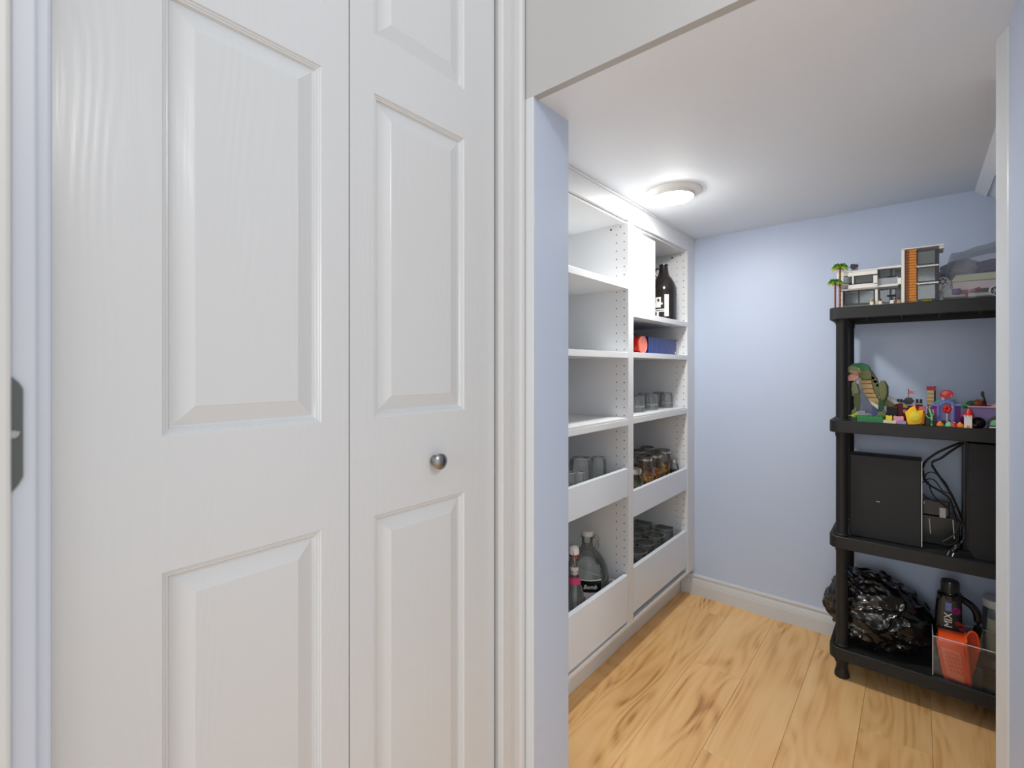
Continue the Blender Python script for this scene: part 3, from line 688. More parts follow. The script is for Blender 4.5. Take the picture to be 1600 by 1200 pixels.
# ================================================================== BLACK RACK
RY0, RY1 = 2.062, 2.362
RX0 = -0.244; RX1 = RX0+0.61
RT = [0.115, 0.515, 0.931, 1.338]; LIP = 0.043
rack = empty('shelving_rack', ((RX0+RX1)/2, (RY0+RY1)/2, 0), 'black plastic four-tier shelving rack against the blue wall', 'rack')
def rrect(x0, x1, y0, y1, r, n=5):
    o = []
    for cx_, cy_, a in ((x1-r, y1-r, 0), (x0+r, y1-r, 90), (x0+r, y0+r, 180), (x1-r, y0+r, 270)):
        for k in range(n+1):
            t = math.radians(a+90*k/n); o.append((cx_+r*math.cos(t), cy_+r*math.sin(t)))
    return o
for z in RT:
    b = MB()
    def ring(ins, zz_): return [b.bm.verts.new((x, y, zz_)) for x, y in rrect(RX0+ins, RX1-ins, RY0+ins, RY1-ins, 0.034-ins*0.5)]
    rs = [ring(0.014, z-0.004), ring(0.012, z-0.001), ring(0.010, z), ring(0.002, z), ring(0, z-0.002), ring(0, z-LIP+0.002), ring(0.002, z-LIP), ring(0.008, z-LIP), ring(0.009, z-0.012)]
    b.bm.faces.new(rs[0])
    for A, B in zip(rs, rs[1:]):
        for k in range(len(A)): b.bm.faces.new((A[k], A[(k+1) % len(A)], B[(k+1) % len(A)], B[k]))
    b.bm.faces.new(rs[-1][::-1])
    sh = b.build('shelf', 'rack', rack, smooth=True)
    b = MB()
    for k in range(1, 4): b.box(RX0+0.02, RX1-0.02, RY0+k*0.075-0.0015, RY0+k*0.075+0.0015, z-0.034, z-0.011)
    for k in range(1, 6): b.box(RX0+k*0.1017-0.0015, RX0+k*0.1017+0.0015, RY0+0.012, RY1-0.012, z-0.034, z-0.0115)
    b.build('underside_rib', 'rack', sh, kind='stuff')
px = [RX0+0.037, RX1-0.033]; py = [RY0+0.036, RY1-0.036]
for x in px:
    for y in py:
        for za, zb2 in zip(RT, RT[1:]):
            b = MB(); b.lathe([(0.0215, za-0.0035), (0.0215, za+0.003), (0.0185, za+0.006), (0.0180, zb2-LIP-0.02), (0.0205, zb2-LIP-0.012), (0.0205, zb2-0.013)], (x, y, 0), n=28, capb=True, capt=True)
            b.build('post', 'rack', rack, smooth=True)
        b = MB(); b.lathe([(0.020, 0.0), (0.023, 0.003), (0.023, 0.012), (0.018, 0.030), (0.017, 0.045), (0.024, 0.060), (0.026, RT[0]-LIP+0.004), (0.02, RT[0]-0.013)], (x, y, 0), n=28, capb=True, capt=True)
        b.build('foot', 'rack', rack, smooth=True)
Z0, Z1, Z2, Z3 = [z-0.004 for z in RT]
Z0 += 0; 
# box from pixel-measured rectangle at depth Y
def pb(b, u0, v0, u1, v1, Y, dY, bev=0.0006, zb=None, zt=None, rot=None):
    x0, _, d0 = ptY(u0, Y); x1, _, d1 = ptY(u1, Y); d = (d0+d1)/2
    z1 = zv(v0, d) if zt is None else zt; z0 = zv(v1, d) if zb is None else zb
    return b.box(x0, x1, Y, Y+dY, z0, z1, bev=bev, rot=rot)
def PBX(name, m, parent, *a, label=None, cat=None, group=None, **k):
    b = MB(); pb(b, *a, **k); return b.build(name, m, parent, label=label, cat=cat, group=group)

# ------------------------------------------------------------------ bottom tier
xc, yc = -0.105, 2.212
def bagfn(p):
    q = Vector((p.x*1.5, p.y*1.5, p.z*1.9)); n1 = noise.noise(q+Vector((3, 1, 7)))
    w = noise.noise_vector(p*1.3)*0.7
    rid = (1-min(1, abs(noise.noise(Vector((p.x*1.6+p.z*1.5, p.y*1.8, p.z*3.6-p.x*1.4))+w))*4.0))**1.5
    r2 = (1-min(1, abs(noise.noise(Vector((p.x*3.4+4, p.y*3.0, p.z*5.0+p.x*3))+w*1.5))*4.5))**1.5
    r3 = (1-min(1, abs(noise.noise(Vector((p.x*7+9, p.y*6.0, p.z*9.0-p.x*3))+w*2))*4.5))**1.5
    return 0.98+0.13*n1+0.085*rid+0.030*r2+0.006*r3
b = MB(); vs = b.ball((xc, yc, Z0+0.118), (0.158, 0.128, 0.135), 6, bagfn)
for v in vs:
    h = v.co.z-Z0
    if h < 0.001: v.co.z = Z0+0.001
    k = (h-0.10)/0.15
    if k > 0: v.co.x += -0.040*k*k; v.co.x = xc+(v.co.x-xc)*(1-0.12*k)
    v.co.z = min(v.co.z, Z0+0.262)
    v.co.y = min(v.co.y, BACK-0.006)
    # the film wraps round the corner post
    dx, dy = v.co.x-px[0], v.co.y-py[0]; dd_ = math.hypot(dx, dy)
    if dd_ < 0.024:
        s_ = 0.024/max(dd_, 1e-4); v.co.x = px[0]+dx*s_; v.co.y = py[0]+dy*s_
bagr = empty('bin_bag', (xc, yc, Z0), 'shiny crumpled black plastic bag on the bottom tier of the rack', 'bag')
b.build('film', 'bag', bagr, smooth=True, recalc=False)
kn = P(1338, 915, 2.125)
b = MB()
for k in range(9):
    a = k*0.7; e = kn+Vector((0.034*math.cos(a), -0.004+0.012*math.sin(a*2), 0.045*math.sin(a)))
    b.tube([kn+Vector((0, 0.002, 0)), (kn+e)/2+Vector((0, -0.004, 0)), e], [0.004, 0.005, 0.006, 0.006, 0.005, 0.003, 0.001], n=6)
b.build('knot', 'bag', bagr, smooth=True)
# detergent bottle
DYc = 2.185
det = empty('detergent_bottle', P(1490, 1000, DYc)*1.0, 'black laundry detergent bottle with side handle and white MIX lettering', 'bottle')
def sil(pts, Y, zb=None): 
    out = []
    for u, v in pts: out.append(P(u, v, Y))
    return out
T_ = 0.062
def slab(name, m, parent, pts, Y, T, bev=0.008, **k):
    b = MB(); b.prism([p for p in sil(pts, Y)], (0, T, 0))
    es = [e for e in b.bm.edges if abs((e.verts[0].co-e.verts[1].co).y) < 1e-6]
    bmesh.ops.recalc_face_normals(b.bm, faces=b.bm.faces)
    if bev: bmesh.ops.bevel(b.bm, geom=es, offset=bev, segments=3, affect='EDGES', profile=0.6)
    return b.build(name, m, parent, smooth=bool(bev), **k)
slab('bottle_body', 'blackplastic', det, [(1463, 940), (1466, 932), (1474, 929), (1498, 930), (1503, 938), (1504, 958), (1504, 975), (1506, 1000), (1515, 1012), (1515, 1036), (1462, 1022), (1460, 990)], DYc-0.03, T_, 0.012)
b = MB(); b.tube([P(1500, 935, DYc), P(1512, 942, DYc), P(1522, 951, DYc), P(1528, 964, DYc), P(1527, 988, DYc), P(1518, 1006, DYc), P(1508, 1020, DYc)], [0.013, 0.012, 0.011], n=12)
b.build('handle', 'blackplastic', det, smooth=True)
cpt = P(1485, 930, DYc); 
b = MB(); b.lathe([(0.0335, 0), (0.0335, 0.012), (0.028, 0.016), (0.0275, 0.018)], cpt+Vector((0, 0, -0.006)), n=32, capb=True, capt=True); b.build('shoulder_ring', 'blackplastic', det, smooth=True)
b = MB(); b.lathe([(0.024, 0), (0.0235, 0.036), (0.022, 0.040), (0.0005, 0.040)], cpt+Vector((-0.001, 0, 0.010)), n=32, capb=True)
for k in range(24):
    a = k*math.pi/12; b.box(cpt.x-0.001+0.0235*math.cos(a)-0.0008, cpt.x-0.001+0.0235*math.cos(a)+0.0008, cpt.y+0.0235*math.sin(a)-0.0008, cpt.y+0.0235*math.sin(a)+0.0008, cpt.z+0.012, cpt.z+0.044)
b.build('cap', 'blackplastic', det, smooth=True)
yf = DYc-0.0308
pm = P(1482, 969, yf)
mt = Matrix(((0, -1, 0, pm.x), (0, 0, -1, pm.y), (1, 0, 0, pm.z), (0, 0, 0, 1)))
text_obj('MIX', 0.028, 0.0003, 'lettering', 'whiteprint', det, mt, 0.0, label='white MIX lettering running upward')
b = MB(); pb(b, 1477, 942, 1487, 955, yf, 0.001); b.build('blue_square_mark', 'periwinkle', det)
b = MB(); c_ = P(1494, 955, yf)
for k in range(12):
    a = k*math.pi/6; d_ = Vector((math.cos(a), 0, math.sin(a))); t_ = Vector((-math.sin(a), 0, math.cos(a)))
    b.prism([c_+d_*0.003+t_*0.002, c_+d_*0.015, c_+d_*0.003-t_*0.002], (0, 0.0006, 0))
b.build('flower_print', 'magenta', det)
b = MB()
for u, v, rr in ((1497, 975, 0.008), (1505, 978, 0.006), (1502, 984, 0.006)): b.lathe([(rr, 0), (rr*0.9, 0.0008), (0.0005, 0.001)], P(u, v, yf), axis=(0, -1, 0), n=14)
b.build('berry_print', 'maroon', det)
# clear bin
BY0, BY1 = RY0+0.020, 2.235
bx0 = ptY(1457.5, BY0)[0]; bx1 = RX1-0.06; bz1 = Z0+0.132
cb = empty('clear_bin', ((bx0+bx1)/2, (BY0+BY1)/2, Z0), 'clear plastic open bin on the bottom tier of the rack', 'bin')
b = MB(); t_ = 0.0022
b.box(bx0, bx1, BY0, BY0+t_, Z0+0.001, bz1, bev=0.0006)
b.box(bx0, bx1, BY1-t_, BY1, Z0+0.001, bz1, bev=0.0006); b.box(bx0, bx0+t_, BY0+t_, BY1-t_, Z0+0.001, bz1, bev=0.0006)
b.box(bx1-t_, bx1, BY0+t_, BY1-t_, Z0+0.001, bz1, bev=0.0006); b.box(bx0+t_, bx1-t_, BY0+t_, BY1-t_, Z0+0.001, Z0+0.003)
b.build('bin_wall', 'clearbin', cb)
b = MB(); b.tube([(bx0, BY0-0.001, bz1), (bx1, BY0-0.001, bz1), (bx1, BY1, bz1), (bx0, BY1, bz1), (bx0, BY0-0.001, bz1)], 0.0014, n=6, smooth=1)
b.tube([(bx0, BY0, Z0+0.004), (bx0, BY0, bz1)], 0.0012, n=6, smooth=1); b.build('rim', 'greyprint', cb)
# orange tub tilted inside the bin
ob = empty('orange_tub', P(1490, 1045, BY0+0.03), 'bright orange plastic tub tilted inside the clear bin', 'tub')
of = BY0+0.012
slab('tub_front', 'orangeplastic', ob, [(1463, 1000), (1506, 1010), (1516, 1077), (1511, 1079), (1476, 1060), (1472, 1050)], of, 0.006, 0.0015)
slab('tub_panel', 'orangeprint', ob, [(1470, 1011), (1500, 1020), (1508, 1070), (1480, 1056)], of-0.0008, 0.002, 0.0005, label='embossed pale panel with raised lettering')
for k, (u, v, uu) in enumerate(((1478, 1019, 1497), (1480, 1026, 1499), (1482, 1033, 1501), (1483, 1041, 1502), (1486, 1048, 1503))):
    pass
b = MB()
for k in range(5):
    for j in range(5):
        u = 1477+k*1.9+j*4.4; v = 1017+k*7+j*1.4
        pb(b, u, v, u+3.0, v+4.6, of-0.0016, 0.0012, bev=0.0002)
b.build('raised_lettering', 'orangeplastic', ob, kind='stuff')
# curved roof of the tub and its round mouth with a flange
m0 = P(1466, 1000, of+0.002); m1 = P(1508, 1010, of+0.002)
axd = (m1-m0).normalized(); 
b = MB(); n_ = 18; R_ = 0.040; A = []; B = []
for k in range(n_+1):
    a = math.pi*k/n_; off = Vector((0, R_*(1-math.cos(a)), 0.020*math.sin(a)))
    A.append(b.bm.verts.new(m0+off)); B.append(b.bm.verts.new(m1+off))
A2 = [b.bm.verts.new(v.co+Vector((0.0, (R_-(v.co-m0).y)*0.05, -0.003))) for v in A]; B2 = [b.bm.verts.new(v.co+Vector((0, (R_-(v.co-m1).y)*0.05, -0.003))) for v in B]
for k in range(n_):
    b.bm.faces.new((A[k], A[k+1], B[k+1], B[k])); b.bm.faces.new((A2[k], B2[k], B2[k+1], A2[k+1])); b.bm.faces.new((B[k], B[k+1], B2[k+1], B2[k])); b.bm.faces.new((A[k], A2[k], A2[k+1], A[k+1]))
b.build('tub_body', 'orangeplastic', ob, smooth=True)
b = MB(); pts = [m1+Vector((0.003, R_*(1-math.cos(math.pi*k/10)), 0.022*math.sin(math.pi*k/10))) for k in range(11)]
low = P(1517, 1076, of+0.002)
pts = [low]+pts+[low+Vector((0, 2*R_, 0))]
b.tube(pts, 0.0042, n=8, smooth=2); b.build('rim', 'orangeplastic', ob, smooth=True)
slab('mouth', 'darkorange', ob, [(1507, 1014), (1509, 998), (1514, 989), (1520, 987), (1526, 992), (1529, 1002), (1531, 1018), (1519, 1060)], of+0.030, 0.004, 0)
b = MB(); b.tube([P(1507, 1014, of+0.028), P(1509, 998, of+0.028), P(1514, 989, of+0.028), P(1520, 987, of+0.028), P(1526, 992, of+0.028), P(1529, 1002, of+0.028), P(1531, 1018, of+0.028)], 0.003, n=8); b.build('mouth_rim', 'orangeplastic', ob, smooth=True)
slab('tub_back', 'orangeplastic', ob, [(1463, 1000), (1506, 1010), (1516, 1077), (1476, 1060)], of+2*R_, 0.004, 0.001)
slab('tub_bottom', 'orangeplastic', ob, [(1476, 1058), (1511, 1075), (1511, 1078), (1476, 1061)], of+0.004, 2*R_-0.004, 0)
slab('tub_end', 'orangeplastic', ob, [(1463, 1000), (1466, 1001), (1478, 1060), (1476, 1061)], of+0.004, 2*R_-0.004, 0)
# spice jar behind
sp_ = ptY(1556, 2.29); sc_ = Vector((sp_[0], 2.29, Z0))
sj = empty('tall_clear_jar', sc_, 'tall clear jar with white lid standing behind the clear bin', 'jar')
b = MB(); b.lathe([(0.0005, 0.002), (0.030, 0), (0.033, 0.004), (0.033, 0.185), (0.031, 0.195), (0.0295, 0.198), (0.0295, 0.21)], sc_, n=28); b.build('glass_body', 'jug', sj, smooth=True)
b = MB(); b.lathe([(0.033, 0.200), (0.034, 0.202), (0.034, 0.222), (0.032, 0.225), (0.0005, 0.225)], sc_, n=32, capb=True); b.build('lid', 'wplastic', sj, smooth=True)
b = MB(); b.lathe([(0.0335, 0.06), (0.0335, 0.165)], sc_, n=10, a0=facing(sc_)-0.6, a1=facing(sc_)+0.7); b.build('label', 'palegreen', sj, smooth=True, recalc=False)

# ------------------------------------------------------------------ third tier (electronics)
pcY = 2.12
pc = empty('desktop_computer', P(1385, 860, pcY), 'charcoal flat-sided desktop computer case standing on the rack', 'computer')
x0 = ptY(1328, pcY)[0]; x1 = ptY(1440, pcY)[0]; dmid = ptY(1384, pcY)[2]
zt = Z1+0.295
rot = Matrix.Rotation(math.radians(1.2), 3, 'Y')
b = MB(); b.box(x0, x1, pcY, pcY+0.06, Z1+0.001, zt, bev=0.003); b.build('case_side', 'pc', pc)
b = MB(); b.box(x0-0.001, x1+0.0008, pcY+0.0605, pcY+0.085, Z1+0.003, zt+0.002, bev=0.002); b.build('case_back', 'pcdark', pc)
b = MB(); b.box(x1-0.0006, x1+0.0016, pcY-0.0008, pcY+0.002, Z1+0.004, zt-0.002); b.build('edge_strip', 'whiteprint', pc, label='pale edge strip')
b = MB(); c_ = P(1372, 784, pcY-0.0006); b.box(c_.x-0.005, c_.x+0.005, c_.y, c_.y+0.001, c_.z-0.0012, c_.z+0.0012, bev=0.0006); b.build('badge', 'lidsilver', pc)
# monitor standing at the right
mY = 2.105
mx0 = ptY(1513, mY)[0]; mx1 = RX1-0.055
mn = empty('computer_monitor', ((mx0+mx1)/2, mY+0.03, Z1), 'black flat-panel monitor standing at the right of the third tier', 'monitor')
mz0 = Z1+0.002; mz1 = zv(694, ptY(1530, mY)[2])
b = MB(); b.prism([(mx0+0.016, mY, mz0), (mx1, mY, mz0), (mx1, mY, mz1), (mx0, mY, mz1), (mx0, mY, mz0+0.03)], (0, 0.018, 0)); b.build('screen_panel', 'pc', mn)
b = MB(); b.prism([(mx0-0.003, mY+0.018, mz1), (mx0-0.003, mY+0.018, mz0+0.03), (mx0+0.012, mY+0.018, mz0), (mx1, mY+0.018, mz0), (mx1, mY+0.018, mz1)], (0, 0.05, 0)); b.build('rear_housing', 'pc', mn)
x2 = ptY(1503, mY+0.09)[0]
b = MB(); b.box(x2, x2+0.16, mY+0.075, mY+0.12, Z1+0.001, mz1+0.006, bev=0.002); b.build('thin_screen', 'pcdark', None, label='thin gloss black screen standing behind the monitor', cat='screen')
# power brick / device and stand
dY = 2.2
dv = empty('power_supply', P(1462, 850, dY), 'small black power supply box with grey label behind the cables', 'device')
def floorz(b): return b
PBX('device_body', 'blackplastic', dv, 1441, 782, 1484, 806, dY, 0.04, bev=0.003)
PBX('grey_label', 'greyprint', dv, 1468, 794, 1478, 809, dY-0.0006, 0.001)
PBX('light_slot', 'greyprint', dv, 1443, 783, 1445, 787, dY-0.0006, 0.001)
stc = empty('metal_stand', P(1470, 850, dY+0.03), 'low black box with pale edge strips under the power supply', 'stand')
PBX('box_body', 'pcdark', stc, 1441, 808, 1500, 840, dY+0.002, 0.10, bev=0.002, zb=Z1)
b = MB(); b.tube([P(1452, 810, dY-0.002), P(1454, 834, dY-0.002)], 0.0016, n=6, smooth=1); b.build('edge_strip', 'whiteprint', stc)
b = MB(); b.tube([P(1489, 812, dY-0.002), P(1491, 842, dY-0.002)], 0.0016, n=6, smooth=1); b.build('edge_strip', 'whiteprint', stc)
cY = 2.15
cab_pts = [
 [(1502, 691), (1480, 700), (1460, 710), (1444, 724), (1443, 742), (1450, 756), (1470, 768), (1484, 780), (1490, 800), (1495, 815)],
 [(1506, 692), (1484, 706), (1470, 716), (1456, 723), (1462, 736), (1476, 756), (1488, 776), (1497, 796), (1503, 812)],
 [(1443, 750), (1448, 740), (1458, 738), (1472, 748), (1482, 762)],
 [(1441, 754), (1452, 748), (1462, 752), (1472, 766), (1486, 772)],
 [(1441, 771), (1452, 780), (1466, 784), (1486, 785)],
 [(1450, 752), (1456, 770), (1468, 784), (1484, 796), (1494, 790)]]
for k, pts in enumerate(cab_pts):
    b = MB(); b.tube([P(u, v, cY+0.006*k) for u, v in pts], 0.0036 if k < 2 else 0.0018, n=8)
    lb = ['thick black cable rising from the tangle to the shelf above, upper strand', 'thick black cable looping right beside the grey wall triangle', 'thin black cable making the topmost small loop',
          'thin black cable crossing left to right below the small loop', 'thin black cable lying just above the power supply', 'thin black cable drooping towards the power supply'][k]
    b.build('cable', 'cable', None, smooth=True, label=lb, cat='cable', group='cables beside the computer')
pw = empty('plug_cable', P(1490, 850, 2.11), 'power cord with a two-pin plug hanging over the shelf front', 'cord')
b = MB(); b.tube([P(1493, 795, 2.135), P(1500, 810, 2.13), P(1506, 825, 2.12), P(1506, 840, 2.108), P(1500, 850, 2.105), P(1496, 854, 2.105)], 0.0028, n=8)
b.tube([P(1498, 800, 2.14), P(1500, 818, 2.14), P(1490, 836, 2.13), P(1474, 846, 2.125), P(1476, 852, 2.12), P(1490, 850, 2.115), P(1497, 842, 2.115)], 0.0022, n=8)
b.build('flex', 'cable', pw, smooth=True)
b = MB(); b.tube([P(1500, 849, 2.105), P(1494, 855, 2.1), P(1488, 861, 2.098)], [0.004, 0.006, 0.009, 0.010, 0.009], n=10); b.build('plug', 'blackplastic', pw, smooth=True)
for (a0_, a1_) in (((1484, 860), (1480, 868)), ((1491, 863), (1488, 870))):
    b = MB(); b.tube([P(*a0_, 2.098), P(*a1_, 2.09)], 0.002, n=6, smooth=1); b.build('pin', 'nickel', pw)

# ------------------------------------------------------------------ second tier (toys)
def toy(name, label, cat, u, v, Y): return empty(name, P(u, v, Y), label, cat)
DY = 2.135
col('skullgreen', (50, 118, 76))
dn = toy('toy_dinosaur', 'green and tan brick-built toy dinosaur with open jaws', 'toy', 1355, 655, DY)
def dpoly(name, m, pts, Y, T, bev=0.002, **k): return slab(name, m, dn, pts, Y, T, bev, **k)
dpoly('skull', 'skullgreen', [(1325, 574), (1332, 568), (1345, 567), (1356, 571), (1360, 579), (1352, 582), (1338, 580), (1327, 580)], DY-0.006, 0.05)
dpoly('snout', 'sage', [(1324, 575), (1330, 571), (1338, 573), (1346, 579), (1345, 583), (1336, 581), (1325, 582)], DY-0.010, 0.048, 0.001)
dpoly('cheek', 'olive', [(1340, 580), (1358, 577), (1362, 584), (1362, 592), (1350, 594), (1342, 588)], DY-0.008, 0.05)
dpoly('lower_jaw', 'tongue', [(1321, 591), (1324, 587), (1332, 585.5), (1342, 587), (1342, 591), (1336, 595), (1326, 595)], DY-0.006, 0.042, 0.0015)
dpoly('tongue', 'red', [(1327, 587), (1331, 580), (1344, 580), (1343, 588)], DY-0.004, 0.036, 0.0008)
b = MB()
for k in range(6): b.cyl(P(1328+k*2.4, 578.5+k*0.5, DY-0.011), P(1328.3+k*2.4, 583.5+k*0.3, DY-0.011), 0.0020, 0.0004, n=6)
for k in range(4): b.cyl(P(1328+k*2.6, 588-k*0.5, DY-0.007), P(1328+k*2.6, 584.5-k*0.5, DY-0.007), 0.0015, 0.0003, n=6)
b.build('teeth', 'cream', dn)
b = MB(); b.ball(P(1342, 576, DY-0.009), 0.003, 2); b.build('eye', 'brightyellow', dn, smooth=True)
b = MB()
for k in range(7):
    p_ = P(1347+k*4.2, 571+k*4.6+max(0, k-3)*1.2, DY+0.012); b.box(p_.x-0.006, p_.x+0.006, p_.y-0.012, p_.y+0.012, p_.z-0.005, p_.z+0.006, bev=0.001, rot=Matrix.Rotation(0.5, 3, 'Y'))
b.build('back_ridge', 'darkgreen', dn)
dpoly('neck', 'olive', [(1344, 588), (1362, 580), (1370, 592), (1374, 604), (1376, 620), (1366, 622), (1360, 600), (1346, 596)], DY, 0.045)
for k, (p, c) in enumerate(zip([[(1343, 594), (1361, 594), (1362, 599), (1343, 599)], [(1344, 600), (1362, 600), (1364, 607), (1346, 607)], [(1347, 608), (1364, 608), (1366, 614), (1350, 614)], [(1351, 615), (1367, 615), (1370, 621), (1354, 620)], [(1355, 621), (1371, 622), (1376, 630), (1362, 627)]], ['tan', 'tan', 'tan', 'tan', 'tan'])):
    dpoly('belly_brick', c, p, DY-0.004, 0.046, 0.0008)
dpoly('thigh', 'olive', [(1373, 600), (1376, 595), (1382, 595), (1386, 602), (1387, 614), (1384, 624), (1378, 627), (1374, 620), (1372, 610)], DY-0.012, 0.028, 0.004)
dpoly('thigh', 'darkgreen', [(1383, 596), (1388, 604), (1388, 618), (1384, 626), (1382, 622), (1385, 610), (1382, 600)], DY-0.006, 0.03, 0.001)
dpoly('shin', 'darkgreen', [(1373, 622), (1382, 624), (1381, 640), (1376, 644), (1372, 640)], DY-0.008, 0.022, 0.001)
dpoly('foot', 'olive', [(1371, 644), (1382, 642), (1386, 651), (1370, 652)], DY-0.014, 0.034, 0.001)
dpoly('forearm', 'sage', [(1331, 598), (1337, 595), (1340, 606), (1342, 614), (1334, 616), (1330, 610)], DY-0.012, 0.012, 0.001)
dpoly('shin', 'olive', [(1334, 616), (1343, 614), (1344, 632), (1342, 642), (1336, 644), (1334, 630)], DY-0.006, 0.022, 0.001)
dpoly('thigh', 'sage', [(1331, 602), (1340, 600), (1344, 614), (1338, 622), (1331, 618)], DY+0.0, 0.03, 0.003)
dpoly('claw', 'sage', [(1330, 642), (1338, 636), (1338, 644), (1332, 650)], DY-0.010, 0.010, 0.0006)
dpoly('tail_root', 'olive', [(1380, 622), (1390, 620), (1400, 626), (1404, 630), (1394, 636), (1382, 634)], DY+0.004, 0.03, 0.002)
dpoly('tail', 'greybrick', [(1386, 618), (1396, 622), (1406, 630), (1399, 632), (1386, 624)], DY+0.0, 0.02, 0.001)
dpoly('hip', 'cream', [(1356, 622), (1364, 626), (1376, 636), (1372, 640), (1362, 632)], DY+0.002, 0.02, 0.001)
yb_ = toy('toy_plant', 'yellow toy bush at the foot of the dinosaur', 'toy', 1334, 657, DY-0.03)
b = MB()
for k in range(9):
    a = k*0.7; c0_ = P(1334, 652, DY-0.035); e = c0_+Vector((0.016*math.cos(a), 0.010*math.sin(a), 0.010+0.006*math.sin(k)))
    b.tube([c0_, (c0_+e)/2+Vector((0, 0, 0.004)), e], [0.003, 0.003, 0.004, 0.002, 0.001], n=5)
b.build('leaves', 'lime', yb_)
PBX('stem_base', 'darkgreen', yb_, 1330, 653, 1338, 660, DY-0.038, 0.012, zb=Z2)
gb = toy('green_baseplate', 'flat green toy brick plate under the dinosaur', 'toy', 1360, 660, 2.09)
PBX('plate', 'green_brick', gb, 1339, 651, 1380, 660, 2.09, 0.05, zb=Z2)
b = MB()
for k in range(6):
    for j in range(4):
        p_ = P(1342+k*7, 651, 2.095); b.cyl((p_.x, 2.097+j*0.012, p_.z-0.001), (p_.x, 2.097+j*0.012, p_.z+0.0018), 0.0028, n=10)
b.build('stud', 'green_brick', gb)
ga = toy('grey_arch_bricks', 'pale grey toy brick steps behind the dinosaur legs', 'toy', 1358, 660, 2.20)
for (u0, v0, u1, v1) in ((1341, 643, 1352, 652), (1352, 646, 1364, 652), (1363, 632, 1374, 652), (1342, 650, 1374, 655)): PBX('brick', 'greybrick' if v0 > 640 else 'periwinkle', ga, u0, v0, u1, v1, 2.19, 0.03, zb=Z2)
bb_ = toy('black_brick_block', 'black toy brick block below the dinosaur tail', 'toy', 1393, 655, 2.15)
PBX('block', 'blackbrick', bb_, 1385, 637, 1402, 655, 2.15, 0.04, zb=Z2); PBX('cap_plate', 'brown', bb_, 1385, 634, 1402, 637, 2.149, 0.042)
# red castle with flag
ca = toy('red_toy_castle', 'dark red toy castle with black battlements and red flag', 'toy', 1424, 655, 2.19)
PBX('tower', 'maroon', ca, 1399, 630, 1411, 655, 2.185, 0.03, zb=Z2); PBX('tower', 'maroon', ca, 1430, 632, 1442, 655, 2.185, 0.03, zb=Z2)
PBX('wall', 'maroon', ca, 1411, 634, 1430, 655, 2.192, 0.02, zb=Z2)
for u in (1401, 1406, 1431, 1437): PBX('battlement', 'blackbrick', ca, u, 624, u+4.2, 629.6, 2.184, 0.03)
PBX('ledge', 'greybrick', ca, 1399, 628.6, 1411.5, 630.4, 2.183, 0.034); PBX('ledge', 'greybrick', ca, 1430, 630, 1442.5, 632, 2.183, 0.034)
slab('gable_roof', 'darkgrey', ca, [(1410, 627), (1416, 621.5), (1424, 621.5), (1429, 627), (1424, 632), (1415, 632)], 2.188, 0.02, 0.001)
PBX('window', 'yellow', ca, 1410, 633, 1418, 637, 2.190, 0.004); PBX('window', 'cream', ca, 1409, 640, 1416, 645, 2.190, 0.004)
b = MB(); b.tube([P(1419.5, 622, 2.195), P(1419.5, 607, 2.195)], 0.0011, n=6, smooth=1); b.build('flag_pole', 'maroon', ca)
slab('flag', 'red', ca, [(1419.5, 609), (1424, 611), (1430, 612), (1427, 613.5), (1430, 615.5), (1424, 615), (1419.5, 616)], 2.195, 0.001, 0)
# pink and yellow bricks
for k, (u0, v0, u1, v1, c, lb) in enumerate(((1384, 653, 1394, 658, 'brightyellow', 'small yellow toy brick left of the pink bricks'), (1380, 658, 1400, 664, 'cream', 'flat pale pink toy brick at the shelf edge'), (1396, 653, 1412, 660, 'pink', 'pink toy brick between the castle and shelf edge'), (1402, 660, 1416, 666, 'lilac', 'lilac toy brick beside the yellow star block'))):
    dep = 2.10 if v0 < 656 else 2.075
    bk = toy('toy_brick', lb, 'toy', (u0+u1)/2, v1, dep); bk['group'] = 'loose toy bricks along the shelf front'
    zt_ = Z2+(0.026 if v0 < 656 else 0.012)
    PBX('brick', c, bk, u0, v0, u1, v1, dep, 0.016, zb=Z2, zt=zt_)
    b = MB()
    for uu in (u0+2.5, u1-2.5): p_ = P(uu, v0, dep); b.cyl((p_.x, dep+0.008, zt_-0.001), (p_.x, dep+0.008, zt_+0.0018), 0.0028, n=10)
    b.build('stud', c, bk)
# yellow block with round disc
ys_ = toy('yellow_toy_block', 'bright yellow faceted toy block with a round disc', 'toy', 1428, 663, 2.085)
slab('block', 'yellow', ys_, [(1414, 645), (1423, 637), (1430, 635), (1433, 642), (1443, 641), (1441, 658), (1438, 663), (1418, 664), (1416, 652)], 2.082, 0.03, 0.003)
p_ = P(1429, 651, 2.081); b = MB(); b.lathe([(0.0155, 0), (0.0155, 0.002), (0.013, 0.003), (0.0005, 0.0035)], p_, axis=(0, -1, 0), n=28); b.build('disc', 'brightyellow', ys_, smooth=True)
slab('orange_side', 'orange', ys_, [(1437, 643), (1445, 646), (1444, 662), (1438, 664)], 2.09, 0.025, 0.001)
slab('top_corner', 'orange', ys_, [(1422, 638), (1430, 632), (1432, 640)], 2.089, 0.02, 0.0005)
rr_ = toy('red_toy_roof', 'small red toy roof behind the yellow block', 'toy', 1440, 650, 2.14)
slab('roof', 'red', rr_, [(1434, 640), (1437, 635), (1446, 636), (1447, 642), (1446, 648), (1434, 648)], 2.13, 0.02, 0.001); PBX('base', 'maroon', rr_, 1434, 648, 1446, 660, 2.13, 0.02, zb=Z2)
